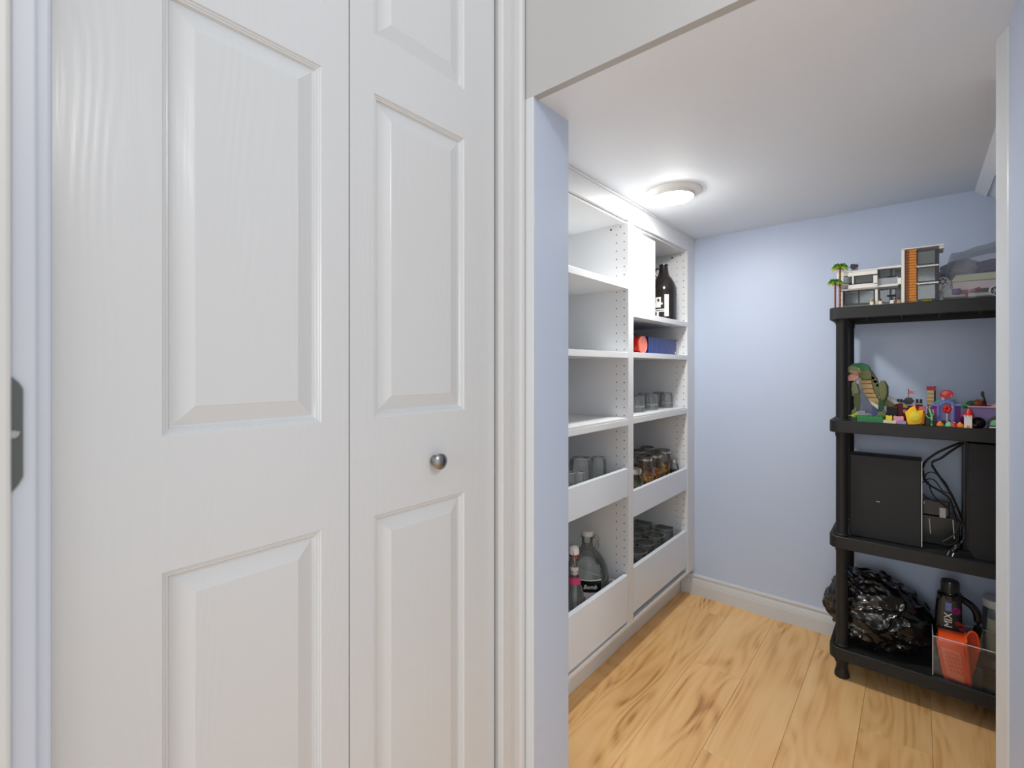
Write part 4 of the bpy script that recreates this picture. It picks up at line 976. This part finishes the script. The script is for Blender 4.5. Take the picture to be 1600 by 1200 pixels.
# mint cactus and lilac flower bits
ct_ = toy('mint_toy_cactus', 'mint green branching toy plant with lilac flowers', 'toy', 1455, 663, 2.08)
b = MB(); cp = lambda u, v: P(u, v, 2.085)
b.tube([Vector((cp(1456, 660).x, 2.085, Z2+0.001)), cp(1456, 652), cp(1454, 644), cp(1452, 638)], 0.0028, n=7); b.tube([cp(1456, 654), cp(1450, 652), cp(1447, 648), cp(1448, 644)], 0.0018, n=6); b.tube([cp(1455, 650), cp(1459, 647), cp(1458, 642)], 0.0018, n=6)
b.build('stem', 'mint', ct_, smooth=True)
b = MB()
for u, v in ((1446, 641), (1449, 637), (1453, 636), (1447, 645), (1458, 641)): b.ball(cp(u, v), 0.0032, 1)
b.build('flower', 'lilac', ct_)
PBX('base', 'darkgreen', ct_, 1446, 645, 1462, 660, 2.10, 0.02, zb=Z2)
# tan tower with red crown
tt = toy('tan_toy_tower', 'tan toy tower topped with a red crown of bricks', 'toy', 1457, 640, 2.22)
PBX('tower_body', 'tan', tt, 1449, 609, 1459.5, 636, 2.21, 0.025, zb=Z2); PBX('dark_side', 'blackbrick', tt, 1459.7, 610, 1462.2, 636, 2.212, 0.02, zb=Z2)
PBX('crown', 'redprint', tt, 1447.5, 605, 1462.6, 609, 2.208, 0.03)
for u in (1447.5, 1453, 1458.8): PBX('crown_tooth', 'redprint', tt, u, 603.4, u+3, 605, 2.208, 0.03)
for k in range(4): PBX('brick_course', 'cream', tt, 1448.6, 612+k*6, 1459.8, 613+k*6, 2.2092, 0.002)
# purple arch palace with red mirror
pa_ = toy('purple_toy_palace', 'purple and blue toy arch palace topped with a red oval mirror', 'toy', 1480, 660, 2.14)
def archpts(u0, u1, vt, vb, uc=None):
    um = (u0+u1)/2; o = [(u0, vb)]
    for k in range(13):
        a = math.pi-math.pi*k/12; o.append((um+(u1-u0)/2*math.cos(a), vt+(u1-u0)/2-(u1-u0)/2*math.sin(a)))
    return o+[(u1, vb)]
ao, ai = archpts(1466, 1492, 623, 657), archpts(1470, 1488, 629, 657)
b = MB()
for k in range(len(ao)-1): b.prism([P(*ao[k], 2.13), P(*ao[k+1], 2.13), P(*ai[k+1], 2.13), P(*ai[k], 2.13)], (0, 0.016, 0))
bmesh.ops.remove_doubles(b.bm, verts=b.bm.verts, dist=1e-6); b.build('arch', 'periwinkle', pa_)
slab('arch_backing', 'lilac', pa_, archpts(1469, 1489, 628, 657), 2.145, 0.004, 0)
PBX('side_panel', 'magenta', pa_, 1456, 635, 1465.5, 657, 2.135, 0.012, zb=Z2); PBX('side_panel', 'purple', pa_, 1490, 635, 1501, 657, 2.135, 0.012, zb=Z2)
PBX('side_column', 'lilac', pa_, 1486, 634, 1490, 657, 2.125, 0.012, zb=Z2); PBX('side_column', 'periwinkle', pa_, 1464, 632, 1467.5, 657, 2.125, 0.012, zb=Z2)
PBX('blue_ledge', 'periwinkle', pa_, 1454, 631, 1467, 634.6, 2.13, 0.016); PBX('blue_ledge', 'periwinkle', pa_, 1490, 631, 1502, 634.6, 2.13, 0.016)
slab('teal_wing', 'teal', pa_, [(1458, 630), (1466, 624), (1472, 624), (1470, 631)], 2.142, 0.01, 0.0005); slab('teal_wing', 'teal', pa_, [(1487, 625), (1492, 624), (1498, 630), (1489, 631)], 2.142, 0.01, 0.0005)
c_ = P(1479, 615.5, 2.128); ex = c_.x-P(1469, 615, 2.128).x
b = MB(); b.lathe([(1.0*ex, 0), (1.05*ex, 0.004), (0.95*ex, 0.007), (0.86*ex, 0.006)], c_, axis=(0, -1, 0), n=36, sx=1, sy=0.80); b.build('mirror_frame', 'red', pa_, smooth=True)
b = MB(); b.lathe([(0.9*ex, 0.0), (0.9*ex, 0.004), (0.0005, 0.005)], c_, axis=(0, -1, 0), n=36, sx=1, sy=0.80); b.build('mirror', 'red', pa_, smooth=True)
PBX('mirror_foot', 'pink', pa_, 1471, 620, 1476, 625, 2.128, 0.008)
fl_ = toy('red_toy_flower', 'red toy flower on a grey stem inside the palace arch', 'toy', 1480, 660, 2.11)
b = MB(); q = P(1480, 650, 2.115); b.cyl((q.x, 2.115, Z2), (q.x, 2.115, q.z+0.012), 0.0035, n=10); b.build('stem', 'greybrick', fl_)
b = MB()
for k in range(7):
    a = k*0.9; b.ball(P(1480+4*math.cos(a), 639+4*math.sin(a), 2.112), 0.0058, 2)
b.build('petal', 'red', fl_, smooth=True)
PBX('teal_toy_plate', 'teal', None, 1468, 661, 1506, 668, 2.072, 0.045, zb=Z2, zt=Z2+0.004, label='flat teal toy base plate at the shelf front', cat='toy')
for k, (u, c, lb) in enumerate(((1469, 'orange', 'small orange toy dome left on the teal plate'), (1483, 'mint', 'small mint toy piece in the middle of the teal plate'), (1491, 'red', 'small red toy dome on the teal plate'), (1500, 'orange', 'small orange-brown toy piece at the right of the teal plate'))):
    p_ = P(u, 660, 2.09); tp = empty('toy_piece', (p_.x, 2.09, Z2+0.004), lb, 'toy', 'little pieces on the teal plate')
    b = MB(); b.lathe([(0.0095, 0), (0.0095, 0.004), (0.007, 0.009), (0.003, 0.012), (0.0005, 0.0125)], (p_.x, 2.09, Z2+0.004), n=16, capb=True); b.build('dome', c, tp, smooth=True)
    b = MB(); b.cyl((p_.x, 2.09, Z2+0.0155), (p_.x, 2.09, Z2+0.019), 0.0025, n=8); b.build('knob', 'cream', tp)
# little white house with red cone
wh = toy('white_toy_house', 'small white brick toy tower with a red cone roof', 'toy', 1513, 672, 2.07)
PBX('tower_wall', 'whitebrick', wh, 1507, 651, 1519, 673, 2.068, 0.022, zb=Z2)
for k in range(3): PBX('parapet', 'whitebrick', wh, 1506.4+k*4.6, 649.4, 1509.6+k*4.6, 652, 2.067, 0.024)
PBX('door', 'orange', wh, 1510.5, 665, 1515, 673, 2.0672, 0.002, zb=Z2)
b = MB(); p_ = P(1514.5, 651, 2.082); b.lathe([(0.0125, 0), (0.0125, 0.002), (0.0075, 0.018), (0.0045, 0.024), (0.0005, 0.025)], (p_.x, 2.082, p_.z), n=20, capb=True); b.build('cone_roof', 'red', wh, smooth=True)
db = toy('dark_toy_ball', 'dark rounded toy helmet beside the white toy tower', 'toy', 1527, 668, 2.10)
p_ = P(1528, 660, 2.105); b = MB(); b.ball((p_.x, 2.105, Z2+0.0185), (0.0185, 0.018, 0.0185), 3); b.build('shell', 'blackbrick', db, smooth=True)
b = MB(); b.box(p_.x-0.016, p_.x-0.004, 2.084, 2.09, Z2+0.008, Z2+0.016, bev=0.001); b.build('visor', 'brown', db)
dr_ = toy('round_toy_case', 'dark round-topped toy case with green and white inside', 'toy', 1552, 668, 2.09)
slab('case', 'darkgrey', dr_, [(1544, 670), (1544, 660), (1548, 654), (1556, 651), (1564, 654), (1568, 660), (1568, 670)], 2.082, 0.03, 0.002)
slab('green_inlay', 'mint', dr_, [(1547, 665), (1548, 659), (1553, 656), (1560, 656), (1563, 665)], 2.0805, 0.003, 0.0005)
slab('white_rim', 'whitebrick', dr_, [(1546, 667), (1564, 667), (1564, 669), (1546, 669)], 2.0800, 0.003, 0.0003)
# lilac bin with toys
LB0, LB1 = 2.145, 2.30
lbx0 = ptY(1514, LB0)[0]; lbx1 = RX1-0.09; lz1 = zv(636, ptY(1530, LB0)[2])
lb_ = empty('lilac_bin', ((lbx0+lbx1)/2, (LB0+LB1)/2, Z2), 'translucent lilac plastic bin of toys on the second tier', 'bin')
b = MB(); t_ = 0.002
b.box(lbx0, lbx1, LB0, LB0+t_, Z2+0.001, lz1); b.box(lbx0, lbx1, LB1-t_, LB1, Z2+0.001, lz1); b.box(lbx0, lbx0+t_, LB0+t_, LB1-t_, Z2+0.001, lz1); b.box(lbx1-t_, lbx1, LB0+t_, LB1-t_, Z2+0.001, lz1); b.box(lbx0, lbx1, LB0, LB1, Z2, Z2+0.001)
b.build('bin_wall', 'lilacclear', lb_)
b = MB(); b.tube([(lbx0, LB0, lz1), (lbx1, LB0, lz1), (lbx1, LB1, lz1), (lbx0, LB1, lz1), (lbx0, LB0, lz1)], 0.003, n=6, smooth=1); b.build('rim', 'pink', lb_)
def heap(name, lb, m, u, v, Y, r, sub=2):
    p_ = P(u, v, Y); o = empty(name, p_-Vector((0, 0, r)), lb, 'toy')
    b = MB(); b.ball(p_, r, sub+1, lambda q: 1+0.12*noise.noise(q*2)); b.build('body', m, o, smooth=True)
    b = MB(); b.ball(p_+Vector((r*0.5, -r*0.5, r*0.7)), r*0.4, 2); b.build('knob', m, o, smooth=True); return o
heap('green_toy_frog', 'green toy resting on the left of the lilac bin', 'darkgreen', 1517, 632, 2.2, 0.013)
heap('green_toy_leaf', 'lighter green toy at the edge of the lilac bin', 'green_brick', 1509, 634, 2.2, 0.009)
heap('brown_toy_ball', 'shiny reddish brown toy ball in the lilac bin', 'brown', 1529, 632, 2.2, 0.017)
for k, c in enumerate(('magenta', 'purple', 'periwinkle', 'pink', 'teal', 'lilac')):
    p_ = P(1505+k*9, 650, 2.19)
    o = empty('toy_lump', (p_.x, 2.20, Z2+0.003), 'soft %s toy lying inside the translucent lilac bin' % c, 'toy', 'toys inside the lilac bin')
    if k == 0: o['label'] = 'magenta toy pieces between the palace and the lilac bin'
    b = MB(); b.ball((p_.x, 2.20, Z2+0.003+0.018), (0.013, 0.02, 0.018+0.003*(k % 2)), 2, lambda q: 1+0.2*noise.noise(q*3+Vector((k, 0, 0)))); b.build('body', c, o, smooth=True)
sk = empty('dark_stick', P(1540, 640, 2.21), 'dark grey paddle-ended stick leaning in the lilac bin', 'toy')
b = MB(); b.tube([P(1542, 640, 2.21), P(1539, 628, 2.21), P(1536, 618, 2.21)], [0.0022, 0.0022, 0.0025, 0.003], n=8); b.build('stick', 'darkgrey', sk, smooth=True)
b = MB(); b.ball(P(1535, 615.5, 2.21), (0.0045, 0.0025, 0.010), 2); b.build('paddle', 'darkgrey', sk, smooth=True)
slab('paper_sheet', 'cream', None, [(1545, 637), (1560, 628), (1572, 624), (1572, 637)], 2.19, 0.002, 0, label='cream paper sheet sticking out of the lilac bin', cat='paper')

# ------------------------------------------------------------------ top tier
HY = 2.095
hs = empty('toy_house', P(1360, 478, HY), 'white modern toy house with large dark-framed windows', 'toy')
def hb_(name, m, *a, **k): return PBX(name, m, hs, *a, **k)
hb_('base_plate', 'housewhite', 1313, 474, 1408, 478, HY-0.018, 0.13, zb=Z3, zt=Z3+0.006)
# upper storey frame around the long window
hb_('upper_fascia', 'housewhite', 1325, 423, 1371, 430, HY-0.012, 0.09, bev=0.001)
hb_('upper_sill', 'housewhite', 1325, 443.5, 1371, 450, HY-0.012, 0.09, bev=0.001)
hb_('upper_post', 'housewhite', 1364.5, 430, 1371, 443.5, HY-0.012, 0.09)
hb_('upper_post', 'housewhite', 1331.4, 430, 1334, 443.5, HY-0.012, 0.02)
hb_('upper_wall', 'housewhite', 1307, 424, 1326, 446, HY+0.004, 0.08)
for (u0, v0, u1, v1) in ((1334, 430, 1364, 442.5), (1318, 431, 1331, 443)):
    f = hb_('window_frame', 'darkgrey', u0, v0, u1, v0+1, HY-0.009, 0.004, bev=0)
    b = MB(); pb(b, u0, v1-1, u1, v1, HY-0.009, 0.004, bev=0); pb(b, u0, v0, u0+1, v1, HY-0.009, 0.004, bev=0); pb(b, u1-1, v0, u1, v1, HY-0.009, 0.004, bev=0); b.build('frame_bars', 'darkgrey', f)
    b = MB(); pb(b, u0+1, v0+1, u1-1, v1-1, HY-0.007, 0.0015, bev=0); b.build('pane', 'windowglass', f)
hb_('roof', 'housewhite', 1323, 421.5, 1372, 423.4, HY-0.014, 0.10)
hb_('lower_roof', 'housewhite', 1371.5, 416, 1408, 419, HY+0.0, 0.09)
hb_('rear_wall', 'greybrick', 1310, 425, 1408, 476, HY+0.085, 0.006, zb=Z3+0.006)
hb_('end_wall', 'housewhite', 1311, 452, 1317, 476, HY+0.004, 0.08, zb=Z3+0.006)
hb_('mid_floor', 'housewhite', 1311, 450, 1371, 452.5, HY-0.004, 0.09)
hb_('balcony_floor', 'housewhite', 1371, 444, 1403, 447.5, HY-0.006, 0.09)
hb_('balcony_rail', 'greybrick', 1371, 434, 1404, 443.6, HY-0.005, 0.0015, bev=0)
hb_('balcony_post', 'housewhite', 1402.5, 434, 1408, 444, HY-0.008, 0.01)
hb_('lower_post', 'whitebrick', 1367.5, 452, 1371.5, 474, HY-0.002, 0.012, zb=Z3+0.006)
hb_('lower_post', 'darkgrey', 1317, 453, 1319, 476, HY+0.002, 0.004, zb=Z3+0.006)
for (u0, v0, u1, v1) in ((1319, 454, 1342, 474), (1342, 453, 1366, 473), (1373, 420, 1392, 433), (1393, 419, 1400, 433), (1374, 452, 1391, 472), (1392, 451, 1400, 471)):
    f = hb_('window_frame', 'darkgrey', u0, v0, u0+1.2, v1, HY+0.014, 0.003, bev=0)
    b = MB(); pb(b, u1-1, v0, u1, v1, HY+0.014, 0.003, bev=0); pb(b, u0, v0, u1, v0+1.2, HY+0.014, 0.003, bev=0); b.build('frame_bars', 'darkgrey', f)
    b = MB(); pb(b, u0+1.2, v0+1.2, u1-1, v1, HY+0.015, 0.0012, bev=0); b.build('pane', 'windowglass', f)
hb_('counter', 'blackbrick', 1386, 431.5, 1400, 434, HY+0.004, 0.008); hb_('counter', 'blackbrick', 1386, 460.5, 1400, 463, HY+0.004, 0.008)
# tower with wooden slats
tw = empty('toy_tower', P(1440, 474, HY), 'tall white toy house tower with a column of orange wooden slats', 'toy')
def tb_(name, m, *a, **k): return PBX(name, m, tw, *a, **k)
tb_('tower_post', 'housewhite', 1408.5, 391, 1413.5, 470, HY-0.014, 0.085, zb=Z3, bev=0.001)
b = MB(); p0, p1 = P(1408.5, 391, HY-0.014), P(1475.5, 384.5, HY-0.014)
zr = p0.z
b.box(p0.x, p1.x, HY-0.016, HY+0.075, zr, zr+0.004, bev=0.0008); b.build('roof_slab', 'housewhite', tw)
b = MB(); b.box(p1.x-0.012, p1.x-0.0005, HY-0.014, HY+0.07, zr-0.010, zr, bev=0.0005); b.build('roof_end', 'greyprint', tw)
xa, xm, xc_ = ptY(1413.6, HY)[0], ptY(1421, HY)[0], ptY(1432, HY)[0]
ns_ = 20; hs_ = (zr-Z3-0.001)/ns_
for k in range(ns_):
    zz0 = Z3+0.0005+k*hs_
    b = MB(); b.box(xm, xc_, HY-0.012, HY-0.002, zz0+0.0003, zz0+hs_-0.0006, bev=0.0004); b.build('slat', 'slatwood', tw)
    b = MB(); b.box(xa, xm-0.0002, HY-0.010, HY-0.002, zz0+0.0003, zz0+hs_-0.0006, bev=0.0004); b.build('slat', 'slatbrown', tw)
tb_('back_wall', 'greyprint', 1433, 392, 1461, 470, HY+0.066, 0.004, zb=Z3)
tb_('dark_column', 'darkgrey', 1461, 389, 1467.5, 468, HY-0.010, 0.012, zb=Z3)
for v in (414, 441): tb_('floor_edge', 'housewhite', 1433, v, 1467, v+2.2, HY-0.012, 0.075)
for v0, v1 in ((391, 413), (417, 440), (444, 468)):
    f = tb_('window_frame', 'darkgrey', 1432, v0, 1434, v1, HY-0.010, 0.003, bev=0)
    b = MB(); pb(b, 1432, v0, 1461, v0+1, HY-0.010, 0.003, bev=0); pb(b, 1432, v1-1, 1461, v1, HY-0.010, 0.003, bev=0); b.build('frame_bars', 'darkgrey', f)
    b = MB(); pb(b, 1434, v0+1, 1461, v1-1, HY-0.009, 0.0012, bev=0); b.build('pane', 'windowglass', f)
bn = empty('toy_banana', P(1441, 441, HY+0.01), 'small yellow banana-shaped toy on the tower middle floor', 'toy')
b = MB(); b.tube([P(1438, 432, HY+0.008), P(1440, 437, HY+0.008), P(1447, 440, HY+0.008)], [0.0018, 0.0035, 0.0035, 0.003, 0.0015], n=8); b.build('peel', 'yellow', bn, smooth=True)
fy = empty('yellow_toy_flowers', P(1449, 467, HY), 'heap of yellow toy flowers at the tower foot', 'toy')
b = MB()
for k in range(8): b.ball((P(1443+k*1.6, 462, HY).x, HY+0.004+0.004*(k % 3), Z3+0.006+0.004*(k % 2)), 0.006, 2)
b.build('flower', 'brightyellow', fy, smooth=True)
PBX('leaf_base', 'lime', fy, 1439, 465, 1456, 469, HY, 0.014, zb=Z3)
# tiny figures and items in front of the house
def mini(lb, u, c1, c2, Y=HY-0.008):
    p_ = P(u, 470, Y); o = empty('toy_figure', (p_.x, Y, Z3+0.006), lb, 'toy', 'toy figures in front of the toy house')
    b = MB(); b.box(p_.x-0.005, p_.x+0.005, Y-0.003, Y+0.003, Z3+0.006, Z3+0.018, bev=0.001); b.build('body', c1, o)
    b = MB(); b.ball((p_.x, Y, Z3+0.022), 0.0045, 2); b.build('head', c2, o, smooth=True)
mini('tan toy figure left of the house middle post', 1362, 'cream', 'tan'); mini('cream toy figure with dark hair right of the house middle post', 1375, 'cream', 'brown')
mini('brown toy figure next to the slatted tower', 1404, 'tan', 'brown'); mini('white toy figure beside the brown toy figure', 1393.5, 'whitebrick', 'darkgrey')
hm = empty('black_toy_helmet', P(1334, 421, HY+0.03), 'black and silver toy helicopter on the house roof', 'toy')
slab('shell', 'darkgrey', hm, [(1328, 418), (1329, 413), (1334, 412), (1341, 414), (1339, 418), (1334, 421)], HY+0.02, 0.02, 0.001); PBX('base', 'greybrick', hm, 1330, 418, 1340, 421.5, HY+0.022, 0.016)
b = MB(); b.tube([P(1336, 414, HY+0.03), P(1341, 412, HY+0.03)], 0.001, n=6, smooth=1); b.build('tail', 'darkgrey', hm)
# palm trees
def palm(lb, uc, vbase, vtop, Y, g1='palmgreen', g2='lime', s=1.0):
    p0 = P(uc, vbase, Y); p1 = P(uc, vtop, Y); p0.z = Z3+0.001 if vbase > 460 else p0.z
    t = empty('toy_palm', p0, lb, 'toy', 'toy palm trees beside the toy house')
    b = MB(); n = 9
    for k in range(n):
        za = p0.z+(p1.z-p0.z)*k/n; zb3 = p0.z+(p1.z-p0.z)*(k+1)/n; b.cyl((p0.x, Y, za), (p0.x, Y, zb3), 0.0024*s, 0.0034*s, n=10)
    b.build('trunk', 'trunk', t)
    for kk, (m_, ph, dz) in enumerate(((g1, 0, 0.004), (g2, 0.5, -0.003))):
        b = MB()
        for k in range(8):
            a = k*math.pi/4+ph; d_ = Vector((math.cos(a), math.sin(a), 0)); q_ = Vector((-math.sin(a), math.cos(a), 0)); c = Vector((p0.x, Y, p1.z+dz))
            L_ = 0.025*s
            b.prism([c-q_*0.002, c+d_*L_*0.5-q_*0.0065*s+Vector((0, 0, 0.004)), c+d_*L_+Vector((0, 0, -0.012*s)), c+d_*L_*0.5+q_*0.0065*s+Vector((0, 0, 0.004)), c+q_*0.002], (0, 0, 0.0012))
        b.build('fronds', m_, t)
palm('taller toy palm tree with a brown trunk left of the house', 1312.5, 478, 416, HY-0.012, s=1.1)
palm('shorter toy palm tree with yellow lower fronds left of the house', 1305, 480, 440, HY-0.016, 'green_brick', 'lime', 1.0)
# books, clothes, and toy buggy in a clear bag
KY = 2.12
def lie(name, lb, m, pts, Y, T, cat, bev=0.002, **k): return slab(name, m, None, pts, Y, T, bev, label=lb, cat=cat, **k)
lie('pale_green_book', 'thick pale green book lying on the pinkish folder', 'palegreen', [(1486, 440), (1494, 430), (1600, 420), (1600, 432), (1496, 440)], KY+0.01, 0.11, 'book')
lie('pink_white_folder', 'pinkish white folder under the pale green book', 'pinkwhite', [(1488, 441), (1600, 433), (1600, 448), (1540, 450), (1490, 455)], KY+0.005, 0.12, 'folder')
lie('purple_cloth', 'purple cloth bundle under the left end of the folder', 'purple', [(1488, 452), (1500, 450), (1504, 455), (1500, 459), (1488, 459)], KY-0.004, 0.03, 'cloth')
lie('red_stripe_stick', 'red toy scooter bar leaning below the folder', 'redprint', [(1500, 457), (1531, 448), (1532, 450), (1512, 457), (1512, 463), (1509, 463), (1508, 458)], KY-0.010, 0.004, 'toy', 0.0005)
lie('white_paper_pile', 'white papers at the bottom of the clear bag', 'whitebrick', [(1474, 465), (1474, 456), (1486, 452), (1488, 460), (1600, 452), (1600, 459)], KY+0.02, 0.09, 'paper')
def cloth(name, lb, m, u0, u1, v0, v1, Y, dep, seed):
    x0, x1 = ptY(u0, Y)[0], ptY(u1, Y)[0]; zc0, zc1 = P((u0+u1)/2, v1, Y).z, P((u0+u1)/2, v0, Y).z
    b = MB(); b.ball(((x0+x1)/2, Y+dep/2, (zc0+zc1)/2), ((x1-x0)/2, dep/2, (zc1-zc0)/2), 5, lambda q: 1+0.16*noise.noise(q*2.2+Vector((seed, 0, 0)))+0.07*abs(noise.noise(q*5+Vector((0, seed, 0)))))
    return b.build(name, m, None, smooth=True, label=lb, cat='cloth')
cloth('grey_garment', 'crumpled grey garment in the clear bag behind the tower', 'greycloth', 1466, 1545, 400, 441, KY+0.03, 0.15, 3)
cloth('navy_garment', 'dark blue garment on top of the pale green book', 'denim', 1510, 1640, 397, 431, KY+0.02, 0.14, 8)
wl = empty('spoked_toy', P(1472, 440, KY-0.012), 'silver spoked toy wheel beside the toy tower', 'wheel')
def wheel(t, u, v, Y, R):
    c = P(u, v, Y)
    b = MB(); b.lathe([(R*0.78, 0), (R, 0.001), (R, 0.006), (R*0.78, 0.007), (R*0.78, 0)], c, axis=(0, -1, 0), n=32); b.build('tyre', 'silverwheel', t, smooth=True)
    b = MB()
    for k in range(6):
        a = k*math.pi/3; b.tube([c+Vector((0, -0.003, 0)), c+Vector((R*0.8*math.cos(a), -0.003, R*0.8*math.sin(a)))], 0.0014, n=6, smooth=1)
    b.build('spoke', 'silverwheel', t)
    b = MB(); b.lathe([(R*0.78, 0.0005), (0.0005, 0.0005)], c, axis=(0, -1, 0), n=24); b.build('hub_plate', 'darkgrey', t)
wheel(wl, 1473, 440, KY-0.010, 0.014)
w2 = empty('spoked_toy', P(1555, 455, KY-0.012), 'silver spoked toy wheel cut by the right wall edge', 'wheel'); wheel(w2, 1556, 454, KY-0.012, 0.0165)
bs = empty('toy_buggy_frame', P(1470, 455, KY-0.01), 'grey and brown toy buggy frame beside the tower foot', 'toy')
b = MB(); b.tube([P(1484, 436, KY-0.014), P(1483, 446, KY-0.014), P(1474, 453, KY-0.014), P(1464, 458, KY-0.014)], 0.003, n=8); b.build('frame_tube', 'silverwheel', bs, smooth=True)
b = MB(); b.tube([P(1472, 454, KY-0.018), P(1463, 459, KY-0.018)], 0.0045, n=8, smooth=1); b.build('handle_grip', 'tan', bs)
# clear bag film over it all
u0, u1 = 1462, 1650
x0, x1 = ptY(1466, KY)[0], ptY(1600, KY)[0]
b = MB(); N1, N2 = 40, 24; top = zv(379, ptY(1520, KY+0.06)[2])
grid = []
for i in range(N1+1):
    row = []
    for j in range(N2+1):
        s_, t_ = i/N1, j/N2
        x = x0+(x1-x0)*s_; 
        prof_ = min(1, 4.2*s_**0.8)*1.0
        a = math.pi*t_; y = KY+0.085-0.100*math.cos(a); z = Z3+0.004+(top-Z3)*prof_*max(0, math.sin(a))**0.45*(0.82+0.18*s_)
        nz = noise.noise(Vector((x*22, y*22, z*14)))*0.008
        row.append(b.bm.verts.new((x+nz*0.5, min(max(y-abs(nz), KY-0.028), BACK-0.01), max(Z3+0.002, z+nz))))
    grid.append(row)
for i in range(N1):
    for j in range(N2): b.bm.faces.new((grid[i][j], grid[i+1][j], grid[i+1][j+1], grid[i][j+1]))
b.build('clear_bag', 'clearbag', None, smooth=True, label='crumpled clear plastic bag over the clothes and books on the top tier', cat='bag')
